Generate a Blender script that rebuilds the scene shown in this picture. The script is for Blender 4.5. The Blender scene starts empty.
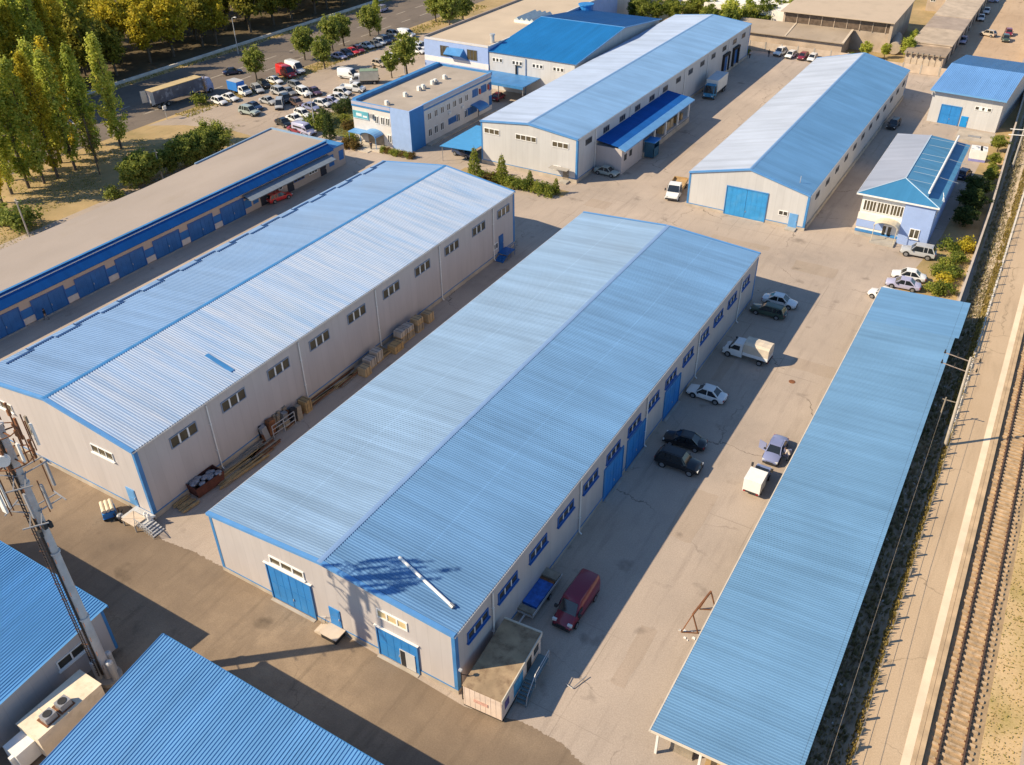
import bpy, bmesh, math, random
from mathutils import Vector, Matrix
PI = math.pi
rnd = random.Random(7)
SC = bpy.context.scene
C = SC.collection

# ------------------------------------------------------------------ mesh builder
class MB:
    def __init__(s): s.v = []; s.f = []; s.m = []
    def face(s, pts, m=0):
        b = len(s.v); s.v += [tuple(p) for p in pts]; s.f.append(tuple(range(b, b + len(pts)))); s.m.append(m)
    def box(s, x0, x1, y0, y1, z0, z1, m=0):
        if x0 > x1: x0, x1 = x1, x0
        if y0 > y1: y0, y1 = y1, y0
        if z0 > z1: z0, z1 = z1, z0
        b = len(s.v)
        s.v += [(x0,y0,z0),(x1,y0,z0),(x1,y1,z0),(x0,y1,z0),(x0,y0,z1),(x1,y0,z1),(x1,y1,z1),(x0,y1,z1)]
        for q in ((0,3,2,1),(4,5,6,7),(0,1,5,4),(1,2,6,5),(2,3,7,6),(3,0,4,7)):
            s.f.append(tuple(b+i for i in q)); s.m.append(m)
    def ext(s, pts, vec, m=0):
        n = len(pts); b = len(s.v); vx = Vector(vec)
        s.v += [tuple(p) for p in pts] + [tuple(Vector(p) + vx) for p in pts]
        s.f.append(tuple(b+i for i in reversed(range(n)))); s.m.append(m)
        s.f.append(tuple(b+n+i for i in range(n))); s.m.append(m)
        for i in range(n):
            j = (i+1) % n
            s.f.append((b+i, b+j, b+n+j, b+n+i)); s.m.append(m)
    def tube(s, p, q, r, r2=None, n=8, m=0, caps=True):
        p = Vector(p); q = Vector(q); r2 = r if r2 is None else r2
        d = (q-p).normalized(); a = d.orthogonal().normalized(); c = d.cross(a)
        b = len(s.v)
        for (o, rr) in ((p, r), (q, r2)):
            for i in range(n):
                t = 2*PI*i/n; s.v.append(tuple(o + a*math.cos(t)*rr + c*math.sin(t)*rr))
        for i in range(n):
            j = (i+1) % n; s.f.append((b+i, b+j, b+n+j, b+n+i)); s.m.append(m)
        if caps:
            s.f.append(tuple(b+i for i in reversed(range(n)))); s.m.append(m)
            s.f.append(tuple(b+n+i for i in range(n))); s.m.append(m)
    def bar(s, p, q, w, m=0): s.tube(p, q, w*.7071, n=4, m=m)
    def path(s, pts, r, n=6, m=0):
        for a, b in zip(pts, pts[1:]): s.tube(a, b, r, n=n, m=m)
    def loft(s, rings, m=0, cap=True):
        n = len(rings[0]); b = len(s.v)
        for r in rings: s.v += [tuple(p) for p in r]
        for k in range(len(rings)-1):
            for i in range(n):
                j = (i+1) % n
                s.f.append((b+k*n+i, b+k*n+j, b+(k+1)*n+j, b+(k+1)*n+i)); s.m.append(m)
        if cap:
            s.f.append(tuple(b+i for i in reversed(range(n)))); s.m.append(m)
            s.f.append(tuple(b+(len(rings)-1)*n+i for i in range(n))); s.m.append(m)
    def ball(s, c, r, m=0, u=8, w=6, sq=(1,1,1)):
        rings = []
        for k in range(1, w):
            t = PI*k/w
            rings.append([(c[0]+r*sq[0]*math.sin(t)*math.cos(2*PI*i/u), c[1]+r*sq[1]*math.sin(t)*math.sin(2*PI*i/u), c[2]-r*sq[2]*math.cos(t)) for i in range(u)])
        s.loft(rings, m)
    def mesh(s, name, mats, smooth=None, fix=True):
        me = bpy.data.meshes.new(name); me.from_pydata(s.v, [], s.f)
        if not isinstance(mats, (list, tuple)): mats = [mats]
        for x in mats: me.materials.append(x)
        if len(mats) > 1: me.polygons.foreach_set('material_index', s.m)
        if fix:
            bm = bmesh.new(); bm.from_mesh(me)
            if smooth is not None: bmesh.ops.remove_doubles(bm, verts=bm.verts, dist=0.0005)
            bmesh.ops.recalc_face_normals(bm, faces=bm.faces); bm.to_mesh(me); bm.free()
        if smooth is not None:
            me.polygons.foreach_set('use_smooth', [True]*len(me.polygons)); me.set_sharp_from_angle(angle=math.radians(smooth))
        me.update(); return me
    def build(s, name, mats, parent=None, smooth=None, fix=True):
        return obj(name, s.mesh(name, mats, smooth, fix), parent)
def obj(name, me, parent=None, loc=None, rz=0):
    o = bpy.data.objects.new(name, me); C.objects.link(o)
    if parent: o.parent = parent
    if loc: o.location = loc
    o.rotation_euler = (0, 0, rz); return o
def tag(o, label=None, cat=None, group=None, kind=None):
    if label: o['label'] = label
    if cat: o['category'] = cat
    if group: o['group'] = group
    if kind: o['kind'] = kind
    return o
def thing(name, label, cat, loc=(0,0,0), rz=0, group=None):
    o = bpy.data.objects.new(name, None); C.objects.link(o); o.empty_display_size = .3
    o.location = loc; o.rotation_euler = (0,0,rz); return tag(o, label, cat, group)
def copy_tree(o, parent=None):
    c = o.copy(); C.objects.link(c)
    if parent: c.parent = parent
    for ch in list(o.children): copy_tree(ch, c)
    return c

# ------------------------------------------------------------------ materials
MATS = {}
def nodes(name):
    m = bpy.data.materials.new(name); m.use_nodes = True
    nt = m.node_tree; return m, nt, nt.nodes, nt.links, nt.nodes['Principled BSDF']
def M(name, col, rough=.6, var=.12, sc=1.0, st=(1,1,1), metal=0, bump=0, spec=.5, fine=.06, fsc=18, coat=0, dirt=None):
    """painted / plain surface: base colour with two scales of wear, optional bump and dirt blotches of their own colour"""
    if name in MATS: return MATS[name]
    m, nt, N, L, B = nodes(name)
    tc = N.new('ShaderNodeTexCoord'); mp = N.new('ShaderNodeMapping'); mp.inputs['Scale'].default_value = st
    L.new(tc.outputs['Object'], mp.inputs['Vector'])
    n1 = N.new('ShaderNodeTexNoise'); n1.inputs['Scale'].default_value = sc; n1.inputs['Detail'].default_value = 6
    n2 = N.new('ShaderNodeTexNoise'); n2.inputs['Scale'].default_value = fsc; n2.inputs['Detail'].default_value = 4
    L.new(mp.outputs[0], n1.inputs['Vector']); L.new(mp.outputs[0], n2.inputs['Vector'])
    r1 = N.new('ShaderNodeMapRange'); r1.inputs['From Min'].default_value = .3; r1.inputs['From Max'].default_value = .7
    r1.inputs['To Min'].default_value = 1-var; r1.inputs['To Max'].default_value = 1+var; L.new(n1.outputs['Fac'], r1.inputs['Value'])
    r2 = N.new('ShaderNodeMapRange'); r2.inputs['From Min'].default_value = .3; r2.inputs['From Max'].default_value = .7
    r2.inputs['To Min'].default_value = 1-fine; r2.inputs['To Max'].default_value = 1+fine; L.new(n2.outputs['Fac'], r2.inputs['Value'])
    mu = N.new('ShaderNodeMath'); mu.operation = 'MULTIPLY'; L.new(r1.outputs[0], mu.inputs[0]); L.new(r2.outputs[0], mu.inputs[1])
    vm = N.new('ShaderNodeVectorMath'); vm.operation = 'SCALE'; vm.inputs[0].default_value = col; L.new(mu.outputs[0], vm.inputs['Scale'])
    out = vm.outputs[0]
    if dirt:
        dcol, dsc, lo, hi, amt = dirt
        n3 = N.new('ShaderNodeTexNoise'); n3.inputs['Scale'].default_value = dsc; n3.inputs['Detail'].default_value = 8; n3.inputs['Roughness'].default_value = .65
        L.new(mp.outputs[0], n3.inputs['Vector'])
        r3 = N.new('ShaderNodeMapRange'); r3.inputs['From Min'].default_value = lo; r3.inputs['From Max'].default_value = hi; r3.inputs['To Max'].default_value = amt
        L.new(n3.outputs['Fac'], r3.inputs['Value'])
        mx = N.new('ShaderNodeMix'); mx.data_type = 'RGBA'; L.new(r3.outputs[0], mx.inputs['Factor']); L.new(out, mx.inputs['A']); mx.inputs['B'].default_value = (*dcol, 1)
        out = mx.outputs['Result']
    L.new(out, B.inputs['Base Color'])
    B.inputs['Roughness'].default_value = rough; B.inputs['Metallic'].default_value = metal
    B.inputs['Specular IOR Level'].default_value = spec
    if coat: B.inputs['Coat Weight'].default_value = coat; B.inputs['Coat Roughness'].default_value = .05
    if bump:
        bp = N.new('ShaderNodeBump'); bp.inputs['Strength'].default_value = bump; bp.inputs['Distance'].default_value = .02
        L.new(n2.outputs['Fac'], bp.inputs['Height']); L.new(bp.outputs[0], B.inputs['Normal'])
    MATS[name] = m; return m
def panel_wall(name, col, pitch=1.15, horiz=False, var=.04):
    """sandwich-panel wall: joints every pitch metres, faint stains"""
    if name in MATS: return MATS[name]
    m, nt, N, L, B = nodes(name)
    tc = N.new('ShaderNodeTexCoord'); sx = N.new('ShaderNodeSeparateXYZ'); L.new(tc.outputs['Object'], sx.inputs[0])
    ge = N.new('ShaderNodeNewGeometry'); sn = N.new('ShaderNodeSeparateXYZ'); L.new(ge.outputs['Normal'], sn.inputs[0])
    ab = N.new('ShaderNodeMath'); ab.operation = 'ABSOLUTE'; L.new(sn.outputs['X'], ab.inputs[0])
    gt = N.new('ShaderNodeMath'); gt.operation = 'GREATER_THAN'; gt.inputs[1].default_value = .5; L.new(ab.outputs[0], gt.inputs[0])
    mx = N.new('ShaderNodeMix'); L.new(gt.outputs[0], mx.inputs['Factor']); L.new(sx.outputs['X'], mx.inputs['A']); L.new(sx.outputs['Y'], mx.inputs['B'])
    dv = N.new('ShaderNodeMath'); dv.operation = 'DIVIDE'; L.new(sx.outputs['Z'] if horiz else mx.outputs['Result'], dv.inputs[0]); dv.inputs[1].default_value = pitch
    fr = N.new('ShaderNodeMath'); fr.operation = 'FRACT'; L.new(dv.outputs[0], fr.inputs[0])
    fl = N.new('ShaderNodeMath'); fl.operation = 'FLOOR'; L.new(dv.outputs[0], fl.inputs[0])
    wn = N.new('ShaderNodeTexWhiteNoise'); wn.noise_dimensions = '1D'; L.new(fl.outputs[0], wn.inputs['W'])
    pp = N.new('ShaderNodeMath'); pp.operation = 'PINGPONG'; pp.inputs[1].default_value = .5; L.new(fr.outputs[0], pp.inputs[0])
    jr = N.new('ShaderNodeMapRange'); jr.inputs['From Max'].default_value = .035; jr.inputs['To Min'].default_value = .88; jr.inputs['To Max'].default_value = 1; L.new(pp.outputs[0], jr.inputs['Value'])
    pr = N.new('ShaderNodeMapRange'); pr.inputs['To Min'].default_value = .965; pr.inputs['To Max'].default_value = 1.03; L.new(wn.outputs['Value'], pr.inputs['Value'])
    mp = N.new('ShaderNodeMapping'); mp.inputs['Scale'].default_value = (1, 1, .22); L.new(tc.outputs['Object'], mp.inputs[0])
    n1 = N.new('ShaderNodeTexNoise'); n1.inputs['Scale'].default_value = 1.3; n1.inputs['Detail'].default_value = 7; L.new(mp.outputs[0], n1.inputs['Vector'])
    r1 = N.new('ShaderNodeMapRange'); r1.inputs['From Min'].default_value = .3; r1.inputs['From Max'].default_value = .7; r1.inputs['To Min'].default_value = 1-var; r1.inputs['To Max'].default_value = 1+var; L.new(n1.outputs['Fac'], r1.inputs['Value'])
    a = N.new('ShaderNodeMath'); a.operation = 'MULTIPLY'; L.new(jr.outputs[0], a.inputs[0]); L.new(pr.outputs[0], a.inputs[1])
    b = N.new('ShaderNodeMath'); b.operation = 'MULTIPLY'; L.new(a.outputs[0], b.inputs[0]); L.new(r1.outputs[0], b.inputs[1])
    vm = N.new('ShaderNodeVectorMath'); vm.operation = 'SCALE'; vm.inputs[0].default_value = col; L.new(b.outputs[0], vm.inputs['Scale'])
    L.new(vm.outputs[0], B.inputs['Base Color']); B.inputs['Roughness'].default_value = .55; B.inputs['Specular IOR Level'].default_value = .3
    bp = N.new('ShaderNodeBump'); bp.inputs['Strength'].default_value = .5; bp.inputs['Distance'].default_value = .02; L.new(jr.outputs[0], bp.inputs['Height']); L.new(bp.outputs[0], B.inputs['Normal'])
    MATS[name] = m; return m
def roofing(name, col, rough=.45, metal=.0, rust=None, streak=.10, axis='x', pale=None, spec=.25, lap=None):
    """profiled sheet steel: streaks that run down the slope, sheet to sheet differences, faint seams"""
    if name in MATS: return MATS[name]
    m, nt, N, L, B = nodes(name)
    tc = N.new('ShaderNodeTexCoord'); mp = N.new('ShaderNodeMapping'); mp.inputs['Scale'].default_value = (.05, 1.6, .05) if axis == 'x' else (1.6, .05, .05)
    L.new(tc.outputs['Object'], mp.inputs[0])
    n1 = N.new('ShaderNodeTexNoise'); n1.inputs['Scale'].default_value = 1; n1.inputs['Detail'].default_value = 5; L.new(mp.outputs[0], n1.inputs['Vector'])
    n2 = N.new('ShaderNodeTexNoise'); n2.inputs['Scale'].default_value = .12; n2.inputs['Detail'].default_value = 5; L.new(tc.outputs['Object'], n2.inputs['Vector'])
    sx = N.new('ShaderNodeSeparateXYZ'); L.new(tc.outputs['Object'], sx.inputs[0])
    dv = N.new('ShaderNodeMath'); dv.operation = 'DIVIDE'; dv.inputs[1].default_value = 1.1; L.new(sx.outputs['Y' if axis == 'x' else 'X'], dv.inputs[0])
    fl = N.new('ShaderNodeMath'); fl.operation = 'FLOOR'; L.new(dv.outputs[0], fl.inputs[0])
    wn = N.new('ShaderNodeTexWhiteNoise'); wn.noise_dimensions = '1D'; L.new(fl.outputs[0], wn.inputs['W'])
    def mr(src, a, b, lo=.3, hi=.7):
        r = N.new('ShaderNodeMapRange'); r.inputs['From Min'].default_value = lo; r.inputs['From Max'].default_value = hi
        r.inputs['To Min'].default_value = a; r.inputs['To Max'].default_value = b; L.new(src, r.inputs['Value']); return r.outputs[0]
    def mul(a, b):
        k = N.new('ShaderNodeMath'); k.operation = 'MULTIPLY'; L.new(a, k.inputs[0]); L.new(b, k.inputs[1]); return k.outputs[0]
    k = mul(mul(mr(n1.outputs['Fac'], 1-streak, 1+streak), mr(n2.outputs['Fac'], .93, 1.07)), mr(wn.outputs['Value'], .945, 1.05, 0, 1))
    mp3 = N.new('ShaderNodeMapping'); mp3.inputs['Scale'].default_value = (.25, .8, .25) if axis == 'x' else (.8, .25, .25); L.new(tc.outputs['Object'], mp3.inputs[0])
    n4 = N.new('ShaderNodeTexNoise'); n4.inputs['Scale'].default_value = .55; n4.inputs['Detail'].default_value = 6; n4.inputs['Roughness'].default_value = .7; L.new(mp3.outputs[0], n4.inputs['Vector'])
    k = mul(k, mr(n4.outputs['Fac'], .93, 1.07))
    if lap:
        ab = N.new('ShaderNodeMath'); ab.operation = 'ABSOLUTE'; L.new(sx.outputs['X'], ab.inputs[0])
        for q in lap:
            sb = N.new('ShaderNodeMath'); sb.operation = 'SUBTRACT'; L.new(ab.outputs[0], sb.inputs[0]); sb.inputs[1].default_value = q
            a3 = N.new('ShaderNodeMath'); a3.operation = 'ABSOLUTE'; L.new(sb.outputs[0], a3.inputs[0]); k = mul(k, mr(a3.outputs[0], 1.12, 1, .05, .07))
    vm = N.new('ShaderNodeVectorMath'); vm.operation = 'SCALE'; vm.inputs[0].default_value = col; L.new(k, vm.inputs['Scale'])
    out = vm.outputs[0]
    if pale:
        pc, lo, hi = pale
        mp2 = N.new('ShaderNodeMapping'); mp2.inputs['Scale'].default_value = (.06, .9, .06) if axis == 'x' else (.9, .06, .06); L.new(tc.outputs['Object'], mp2.inputs[0])
        n3 = N.new('ShaderNodeTexNoise'); n3.inputs['Scale'].default_value = 1.3; n3.inputs['Detail'].default_value = 7; n3.inputs['Roughness'].default_value = .7; L.new(mp2.outputs[0], n3.inputs['Vector'])
        mx = N.new('ShaderNodeMix'); mx.data_type = 'RGBA'; L.new(mr(n3.outputs['Fac'], 0, 1, lo, hi), mx.inputs['Factor']); L.new(out, mx.inputs['A']); mx.inputs['B'].default_value = (*pc, 1); out = mx.outputs['Result']
    L.new(out, B.inputs['Base Color']); L.new(mr(n2.outputs['Fac'], rough-.06, rough+.08), B.inputs['Roughness']); B.inputs['Metallic'].default_value = metal
    B.inputs['Specular IOR Level'].default_value = spec
    MATS[name] = m; return m
def leafmat(name, c1, c2, c3):
    if name in MATS: return MATS[name]
    m, nt, N, L, B = nodes(name)
    ge = N.new('ShaderNodeNewGeometry'); tc = N.new('ShaderNodeTexCoord'); oi = N.new('ShaderNodeObjectInfo')
    n1 = N.new('ShaderNodeTexNoise'); n1.inputs['Scale'].default_value = .9; n1.inputs['Detail'].default_value = 3; L.new(tc.outputs['Object'], n1.inputs['Vector'])
    ad = N.new('ShaderNodeMath'); ad.operation = 'ADD'; L.new(n1.outputs['Fac'], ad.inputs[0])
    ml = N.new('ShaderNodeMath'); ml.operation = 'MULTIPLY_ADD'; ml.inputs[1].default_value = .5; ml.inputs[2].default_value = -.25; L.new(ge.outputs['Random Per Island'], ml.inputs[0]); L.new(ml.outputs[0], ad.inputs[1])
    a2 = N.new('ShaderNodeMath'); a2.operation = 'MULTIPLY_ADD'; a2.inputs[1].default_value = .3; L.new(oi.outputs['Random'], a2.inputs[0]); L.new(ad.outputs[0], a2.inputs[2])
    cr = N.new('ShaderNodeValToRGB'); e = cr.color_ramp.elements; e[0].position = .3; e[0].color = (*c1, 1); e[1].position = .95; e[1].color = (*c3, 1)
    k = cr.color_ramp.elements.new(.62); k.color = (*c2, 1); L.new(a2.outputs[0], cr.inputs[0]); L.new(cr.outputs[0], B.inputs['Base Color'])
    B.inputs['Roughness'].default_value = .7; B.inputs['Specular IOR Level'].default_value = .25
    tr = N.new('ShaderNodeBsdfTranslucent'); L.new(cr.outputs[0], tr.inputs['Color']); ms = N.new('ShaderNodeMixShader'); ms.inputs[0].default_value = .55
    L.new(B.outputs[0], ms.inputs[1]); L.new(tr.outputs[0], ms.inputs[2]); L.new(ms.outputs[0], N['Material Output'].inputs['Surface'])
    MATS[name] = m; return m
def asphalt(name, col, dark, light, crack=.5, sc=.06, slab=None):
    """worn yard surface: large patches, stains, fine grain, cracks, oil spots"""
    m, nt, N, L, B = nodes(name)
    tc = N.new('ShaderNodeTexCoord'); V = tc.outputs['Object']
    def noise(s, d=6, r=.55, v=V):
        n = N.new('ShaderNodeTexNoise'); n.inputs['Scale'].default_value = s; n.inputs['Detail'].default_value = d; n.inputs['Roughness'].default_value = r; L.new(v, n.inputs['Vector']); return n
    def mr(src, a, b, lo, hi):
        r = N.new('ShaderNodeMapRange'); r.inputs['From Min'].default_value = lo; r.inputs['From Max'].default_value = hi; r.inputs['To Min'].default_value = a; r.inputs['To Max'].default_value = b; L.new(src, r.inputs['Value']); return r.outputs[0]
    def mix(f, A, Bc):
        x = N.new('ShaderNodeMix'); x.data_type = 'RGBA'; L.new(f, x.inputs['Factor'])
        if isinstance(A, tuple): x.inputs['A'].default_value = (*A, 1)
        else: L.new(A, x.inputs['A'])
        if isinstance(Bc, tuple): x.inputs['B'].default_value = (*Bc, 1)
        else: L.new(Bc, x.inputs['B'])
        return x.outputs['Result']
    big = noise(sc, 8, .6); out = mix(mr(big.outputs['Fac'], 0, 1, .35, .65), dark, light)
    mid = noise(.5, 7, .65); out = mix(mr(mid.outputs['Fac'], 0, .75, .35, .7), out, col)
    spot = noise(.33, 3, .5); out = mix(mr(spot.outputs['Fac'], 0, .65, .64, .74), out, tuple(c*.45 for c in col))
    mp = N.new('ShaderNodeMapping'); mp.inputs['Scale'].default_value = (1, .12, 1); L.new(V, mp.inputs[0])
    tyre = noise(1.1, 4, .6, mp.outputs[0]); out = mix(mr(tyre.outputs['Fac'], 0, .5, .52, .72), out, tuple(c*.7 for c in col))
    if crack:
        wv = noise(.35, 4, .6); ad = N.new('ShaderNodeVectorMath'); ad.operation = 'MULTIPLY_ADD'; ad.inputs[1].default_value = (4, 4, 0); L.new(wv.outputs['Color'], ad.inputs[0]); L.new(V, ad.inputs[2])
        vo = N.new('ShaderNodeTexVoronoi'); vo.feature = 'DISTANCE_TO_EDGE'; vo.inputs['Scale'].default_value = .06; L.new(ad.outputs[0], vo.inputs['Vector'])
        gap = mr(noise(.12, 2).outputs['Fac'], 0, crack, .45, .6); c = mr(vo.outputs['Distance'], 1, 0, .001, .0045)
        mu = N.new('ShaderNodeMath'); mu.operation = 'MULTIPLY'; L.new(gap, mu.inputs[0]); L.new(c, mu.inputs[1])
        out = mix(mu.outputs[0], out, tuple(c_*.3 for c_ in col))
    if slab:
        sp = N.new('ShaderNodeSeparateXYZ'); L.new(V, sp.inputs[0]); last = None
        for ax, per in (('X', slab), ('Y', slab*1.5)):
            a = N.new('ShaderNodeMath'); a.operation = 'PINGPONG'; a.inputs[1].default_value = per/2; L.new(sp.outputs[ax], a.inputs[0])
            e = mr(a.outputs[0], 1, 0, .015, .06)
            if last is None: last = e
            else:
                mx_ = N.new('ShaderNodeMath'); mx_.operation = 'MAXIMUM'; L.new(last, mx_.inputs[0]); L.new(e, mx_.inputs[1]); last = mx_.outputs[0]
        gt = mr(noise(.09, 3).outputs['Fac'], 0, .45, .5, .62); mu = N.new('ShaderNodeMath'); mu.operation = 'MULTIPLY'; L.new(gt, mu.inputs[0]); L.new(last, mu.inputs[1])
        out = mix(mu.outputs[0], out, tuple(c_*.4 for c_ in col))
    g = noise(9, 3); k = mr(g.outputs['Fac'], .88, 1.12, .3, .7)
    vm = N.new('ShaderNodeVectorMath'); vm.operation = 'SCALE'; L.new(out, vm.inputs[0]); L.new(k, vm.inputs['Scale'])
    L.new(vm.outputs[0], B.inputs['Base Color']); B.inputs['Roughness'].default_value = .88; B.inputs['Specular IOR Level'].default_value = .25
    bp = N.new('ShaderNodeBump'); bp.inputs['Strength'].default_value = .25; bp.inputs['Distance'].default_value = .03; L.new(g.outputs['Fac'], bp.inputs['Height']); L.new(bp.outputs[0], B.inputs['Normal'])
    MATS[name] = m; return m
def glassmat(name, col, rough=.08):
    return M(name, col, rough=rough, var=.25, sc=.8, spec=.8, fine=0)

BLUE = (.035, .20, .50); DBLUE = (.018, .11, .34)
m_wall = panel_wall('wall_panel', (.50, .46, .45))
m_wall2 = panel_wall('wall_panel_pale', (.53, .525, .525))
m_trim = M('blue_trim', (.048, .21, .48), .5, .16, .5, dirt=((.16,.28,.44), .6, .52, .75, .5))
m_trim_l = M('light_blue_trim', (.13, .33, .62), .45, .08)
m_gate = M('blue_gate', (.022, .21, .55), .45, .12, .8, dirt=((.10,.22,.38), .9, .55, .75, .4))
m_dgate = M('deep_blue_gate', (.016, .12, .36), .5, .14, .8)
m_white = M('white_paint', (.78, .77, .74), .5, .06)
m_pvc = M('white_frame', (.8, .79, .77), .4, .04)
m_wframe = M('blue_frame', (.03, .12, .38), .4, .06)
m_grey = M('grey_metal', (.33, .33, .34), .5, .12, metal=.3)
m_lgrey = M('pale_metal', (.55, .55, .55), .45, .1, metal=.3)
m_black = M('black_rubber', (.018, .018, .019), .8, .2)
m_dark = M('dark_void', (.02, .02, .022), .7, .1)
m_glass = glassmat('window_glass', (.05, .048, .04), .1)
m_glass_w = glassmat('window_glass_warm', (.085, .07, .042), .12)
m_conc = M('concrete', (.40, .37, .33), .9, .18, .5, bump=.3, dirt=((.2,.18,.15), .7, .5, .75, .5))
m_plinth = M('plinth_concrete', (.44, .38, .31), .9, .2, .6, bump=.3)
m_rust = M('rusty_steel', (.21, .085, .035), .8, .35, 1.5, bump=.3)
m_wood = M('raw_timber', (.42, .28, .13), .8, .25, 1.5, st=(1,1,3))
m_wood2 = M('weathered_timber', (.30, .25, .19), .85, .25, 1.5)
m_card = M('cardboard', (.46, .34, .20), .85, .15, 1)
m_bark = M('bark', (.12, .095, .07), .9, .3, 2, bump=.4)
m_flat = M('roof_felt', (.42, .36, .30), .9, .10, .12, fine=.05, dirt=((.30,.25,.20), .25, .5, .72, .6))
m_slate = M('old_roof_sheet', (.36, .29, .22), .9, .16, .2, dirt=((.2,.15,.1), .4, .5, .7, .5))
m_brick = M('pale_brick', (.44, .35, .27), .9, .2, .4)
m_dbrick = M('brown_brick', (.16, .10, .075), .9, .2, .4)
# ------------------------------------------------------------------ setting: ground, roads, railway
def sheet(name, pts, z, mat):
    from mathutils.geometry import tessellate_polygon
    b = MB(); P3 = [Vector((x, y, z)) for x, y in pts]
    for t in tessellate_polygon([P3]):
        a, c, d = (P3[i] for i in t)
        if (c-a).cross(d-a).z < 0: c, d = d, c
        b.face([a, c, d])
    o = b.build(name, mat, fix=False); tag(o, kind='structure'); return o
g_earth = asphalt('dry_earth', (.40, .28, .14), (.25, .20, .09), (.52, .375, .20), crack=0, sc=.09)
g_yard = asphalt('yard_asphalt', (.43, .352, .29), (.335, .28, .235), (.50, .41, .335), crack=.8, slab=6)
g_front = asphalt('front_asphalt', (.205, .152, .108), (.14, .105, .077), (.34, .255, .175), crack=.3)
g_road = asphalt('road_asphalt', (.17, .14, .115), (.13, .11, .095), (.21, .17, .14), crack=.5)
g_park = asphalt('parking_asphalt', (.39, .315, .25), (.32, .26, .21), (.45, .365, .29), crack=.4)
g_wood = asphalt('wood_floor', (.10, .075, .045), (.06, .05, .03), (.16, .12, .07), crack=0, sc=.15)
g_weed = asphalt('weedy_ditch', (.44, .35, .26), (.28, .23, .16), (.58, .48, .36), crack=0, sc=.5)
g_plat = asphalt('platform_asphalt', (.50, .37, .245), (.45, .33, .215), (.54, .41, .28), crack=.5)
g_ball = asphalt('ballast', (.38, .265, .155), (.29, .20, .11), (.46, .33, .20), crack=0, sc=.8)
g_dirt = asphalt('railside_dirt', (.52, .355, .17), (.38, .29, .11), (.64, .46, .27), crack=0, sc=.25)
g_lane = asphalt('back_lane', (.50, .36, .24), (.42, .30, .2), (.56, .42, .29), crack=.2)
sheet('ground', [(-900,-300),(500,-300),(500,1200),(-900,1200)], -.016, g_earth)
sheet('yard', [(-131,-40),(-.9,-40),(-.9,118),(-2.3,150),(-3.6,222),(-45,230),(-131,228)], -.008, g_yard)
def wob(pts, n, a, seed):
    r = random.Random(seed); out = []
    for p, q in zip(pts, pts[1:]):
        for i in range(n): t = i/n; out.append((p[0]+(q[0]-p[0])*t+r.uniform(-a,a), p[1]+(q[1]-p[1])*t+r.uniform(-a,a)))
    return out+[pts[-1]]
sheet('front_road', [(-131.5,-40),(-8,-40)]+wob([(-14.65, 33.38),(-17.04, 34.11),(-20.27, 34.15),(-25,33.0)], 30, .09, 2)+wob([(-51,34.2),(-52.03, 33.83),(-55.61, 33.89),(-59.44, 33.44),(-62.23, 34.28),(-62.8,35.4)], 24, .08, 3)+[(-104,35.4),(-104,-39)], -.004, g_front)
sheet('parking_lot', [(-155,112.5),(-148.5,116.5),(-138,119),(-131,118.5),(-131,172),(-131,222),(-142,222),(-147,205),(-150,190),(-150.5,160),(-150.5,138),(-153,127)], -.010, g_park)
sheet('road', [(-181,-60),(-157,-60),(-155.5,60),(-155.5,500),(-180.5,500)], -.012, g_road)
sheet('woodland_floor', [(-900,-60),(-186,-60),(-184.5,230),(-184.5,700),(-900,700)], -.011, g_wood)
sheet('back_lane', [(-22.2,224),(-5,224),(-4,420),(-22.6,420)], -.009, g_lane)
sheet('garden', [(-128,127),(-115,127),(-112.6,132),(-112.6,154),(-120,158),(-126,145)], -.003, asphalt('lawn', (.13,.15,.05), (.09,.11,.035), (.2,.19,.08), crack=0, sc=.3))
sheet('hedge_bed', [(-86,123.2),(-64.5,122.6),(-64.5,125.2),(-86,125.6)], -.002, g_earth)
sheet('weed_bed', [(-10,113),(-2.2,112.5),(-2.2,131),(-3.4,222),(-6,190),(-7.2,138)], -.003, g_earth)
# dashed lane lines on the road
b = MB()
for i in range(26):
    y = 70+i*9.0
    b.face([(-168.6,y,-.008),(-168.2,y,-.008),(-168.2,y+4.2,-.008),(-168.6,y+4.2,-.008)])
    b.face([(-161.6,y+2,-.008),(-161.2,y+2,-.008),(-161.2,y+6.4,-.008),(-161.6,y+6.4,-.008)])
tag(b.build('road_marking', M('faded_line', (.33,.29,.24), .85, .3, 2), fix=False), kind='structure')
g_patch = asphalt('patched_asphalt', (.40, .32, .255), (.33, .27, .21), (.45, .36, .29), crack=.2)
rp = random.Random(12)
for k, (x, y, w_, d_) in enumerate(((-17.5,62,2.6,7.5),(-14.2,93,5.5,2.4),(-21,118,6,3.2),(-33,121,9,1.4),(-48,112,3,6),(-55,150,2.2,14),(-58,123,4,3),(-15.5,44,1.3,6.5),(-23.5,89,1.2,9))):
    n = 5; e = [(x-w_/2+w_*i/n, y-d_/2+rp.uniform(-.12,.12)) for i in range(n)]+[(x+w_/2+rp.uniform(-.12,.12), y-d_/2+d_*i/n) for i in range(n)]+[(x+w_/2-w_*i/n, y+d_/2+rp.uniform(-.12,.12)) for i in range(n)]+[(x-w_/2+rp.uniform(-.12,.12), y+d_/2-d_*i/n) for i in range(n)]
    sheet('asphalt_patch', e, -.003, g_patch)
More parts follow.
